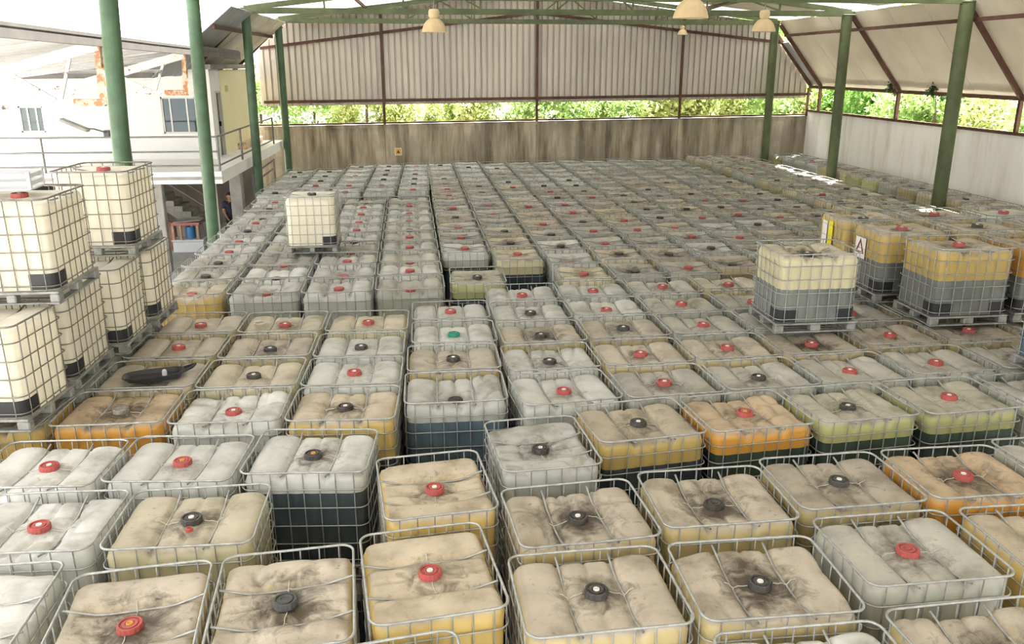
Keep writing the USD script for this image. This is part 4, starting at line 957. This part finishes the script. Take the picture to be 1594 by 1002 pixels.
# ---------------------------------------------------------------- trees beyond the walls
def foliage(n, rx, rz, zc_, seed, size=.2, clumps=26):
    r = np.random.default_rng(seed)
    cen = r.normal(0, 1, (clumps, 3)); cen /= np.linalg.norm(cen, axis=1, keepdims=True); cen *= r.uniform(.35, 1, (clumps, 1)) ** .6
    cen = cen * (rx, rx, rz)
    p = cen[r.integers(0, clumps, n)] + r.normal(0, .34, (n, 3)) * rx * .55
    d = r.normal(0, 1, (n, 3)); d[:, 2] -= .4; d /= np.linalg.norm(d, axis=1, keepdims=True)
    s = np.cross(d, r.normal(0, 1, (n, 3))); s /= np.linalg.norm(s, axis=1, keepdims=True)
    L = size * r.uniform(.6, 1.3, (n, 1)); nn = np.cross(d, s)
    V = np.stack([p, p + d * L * .5 + s * L * .26 + nn * L * .06, p + d * L, p + d * L * .5 - s * L * .26 + nn * L * .06], 1).reshape(-1, 3)
    V[:, 2] += zc_
    i = np.arange(n) * 4
    return trimesh.Trimesh(V, np.concatenate([np.stack([i, i + 1, i + 2], 1), np.stack([i, i + 2, i + 3], 1)]), process=False)
def trunk_mesh(h, seed):
    r = np.random.default_rng(seed); parts = [tube([(0, 0, 0), (.05, .03, h * .4), (.02, -.04, h * .75), (.0, .0, h * 1.1)], .06, 8)]
    for k in range(7):
        a = r.uniform(0, 2 * PI); z = h * r.uniform(.4, .8); L = r.uniform(.7, 1.3)
        parts.append(tube([(0, 0, z), (math.cos(a) * L * .5, math.sin(a) * L * .5, z + .35), (math.cos(a) * L, math.sin(a) * L, z + .9)], .035, 5))
    return cat_(parts)
TREE = []
for k, (mt, n, rx, rz, h) in enumerate((("leaf_pale", 9000, 1.5, 1.7, 3.5), ("leaf_mid", 9000, 1.4, 1.6, 3.4), ("leaf_yellow", 7000, 1.3, 1.9, 3.5), ("leaf_pale", 4500, 1.2, 2.0, 3.9))):
    c = stage.CreateClassPrim(f"/World/kinds/tree_{k}")
    obj("crown", foliage(n, rx, rz, h, 70 + k), mt, c)
    obj("trunk", trunk_mesh(h, 80 + k), "bark", c, smooth=True)
    TREE.append(str(c.GetPath()))
rt = random.Random(8)
def tree(x, y, k, s, label, group, sz=None):
    t = thing("leafy_tree", label, "tree", (x, y, -.05), rt.uniform(0, 360), group)
    UsdGeom.Xformable(t).AddScaleOp().Set(Gf.Vec3f(s, s, sz or s))
    t.GetReferences().AddInternalReference(Sdf.Path(TREE[k])); t.SetInstanceable(True)
kinds = ["pale green bushy tree", "mid green bushy tree", "yellow-green bushy tree", "thin pale tree"]
cnt = 0
for x in np.arange(-7.5, 21, 2.3):
    k = rt.choice([0, 0, 1, 2]); cnt += 1
    tree(x + rt.uniform(-.4, .4), rt.uniform(38.6, 40.5), k, rt.uniform(.95, 1.2), f"{kinds[k]} beyond the back wall, {ORD[cnt - 1]} from the left", "trees beyond the back wall")
cnt = 0
for y in np.arange(13.5, 40, 2.4):
    k = rt.choice([0, 1, 1, 2, 3]); cnt += 1
    tree(18.9 + rt.uniform(-.3, 1.2), y, k, rt.uniform(.95, 1.2), f"{kinds[k]} beyond the white right wall, {ORD[cnt - 1]} from the viewer", "trees beyond the right wall")
for i, x in enumerate(np.arange(8, 32, 4.6)):
    tree(x + rt.uniform(-1, 1), rt.uniform(45, 48), rt.choice([0, 3, 1]), rt.uniform(1.4, 1.8), f"taller pale tree far behind the back wall, {ORD[i]} from the left", "trees beyond the back wall")
for i, y in enumerate(np.arange(14, 44, 4.5)):
    tree(26 + rt.uniform(-1, 1.5), y, rt.choice([0, 1, 3]), rt.uniform(1.4, 1.8), f"taller tree far behind the right wall, {ORD[i]} from the viewer", "trees beyond the right wall")
for x, y, s, lab in ((15.98, 28.6, 1.0, "dark leafy twig hanging at the eave left of the second mullion"), (15.98, 26.1, 1.25, "dark leafy twig hanging at the eave over the white right wall")):
    t = thing("leafy_twig", lab, "twig", (x, y, 4.75))
    f = foliage(240, .22 * s, .26 * s, .35, int(y * 10), .11, 9)
    obj("leaves", f, "leaf_dark", t)
    obj("stem", tube([(0.1, 0, -.55), (.05, .05, .0), (0, 0, .3), (-.05, .03, .6)], .014, 6), "bark", t)
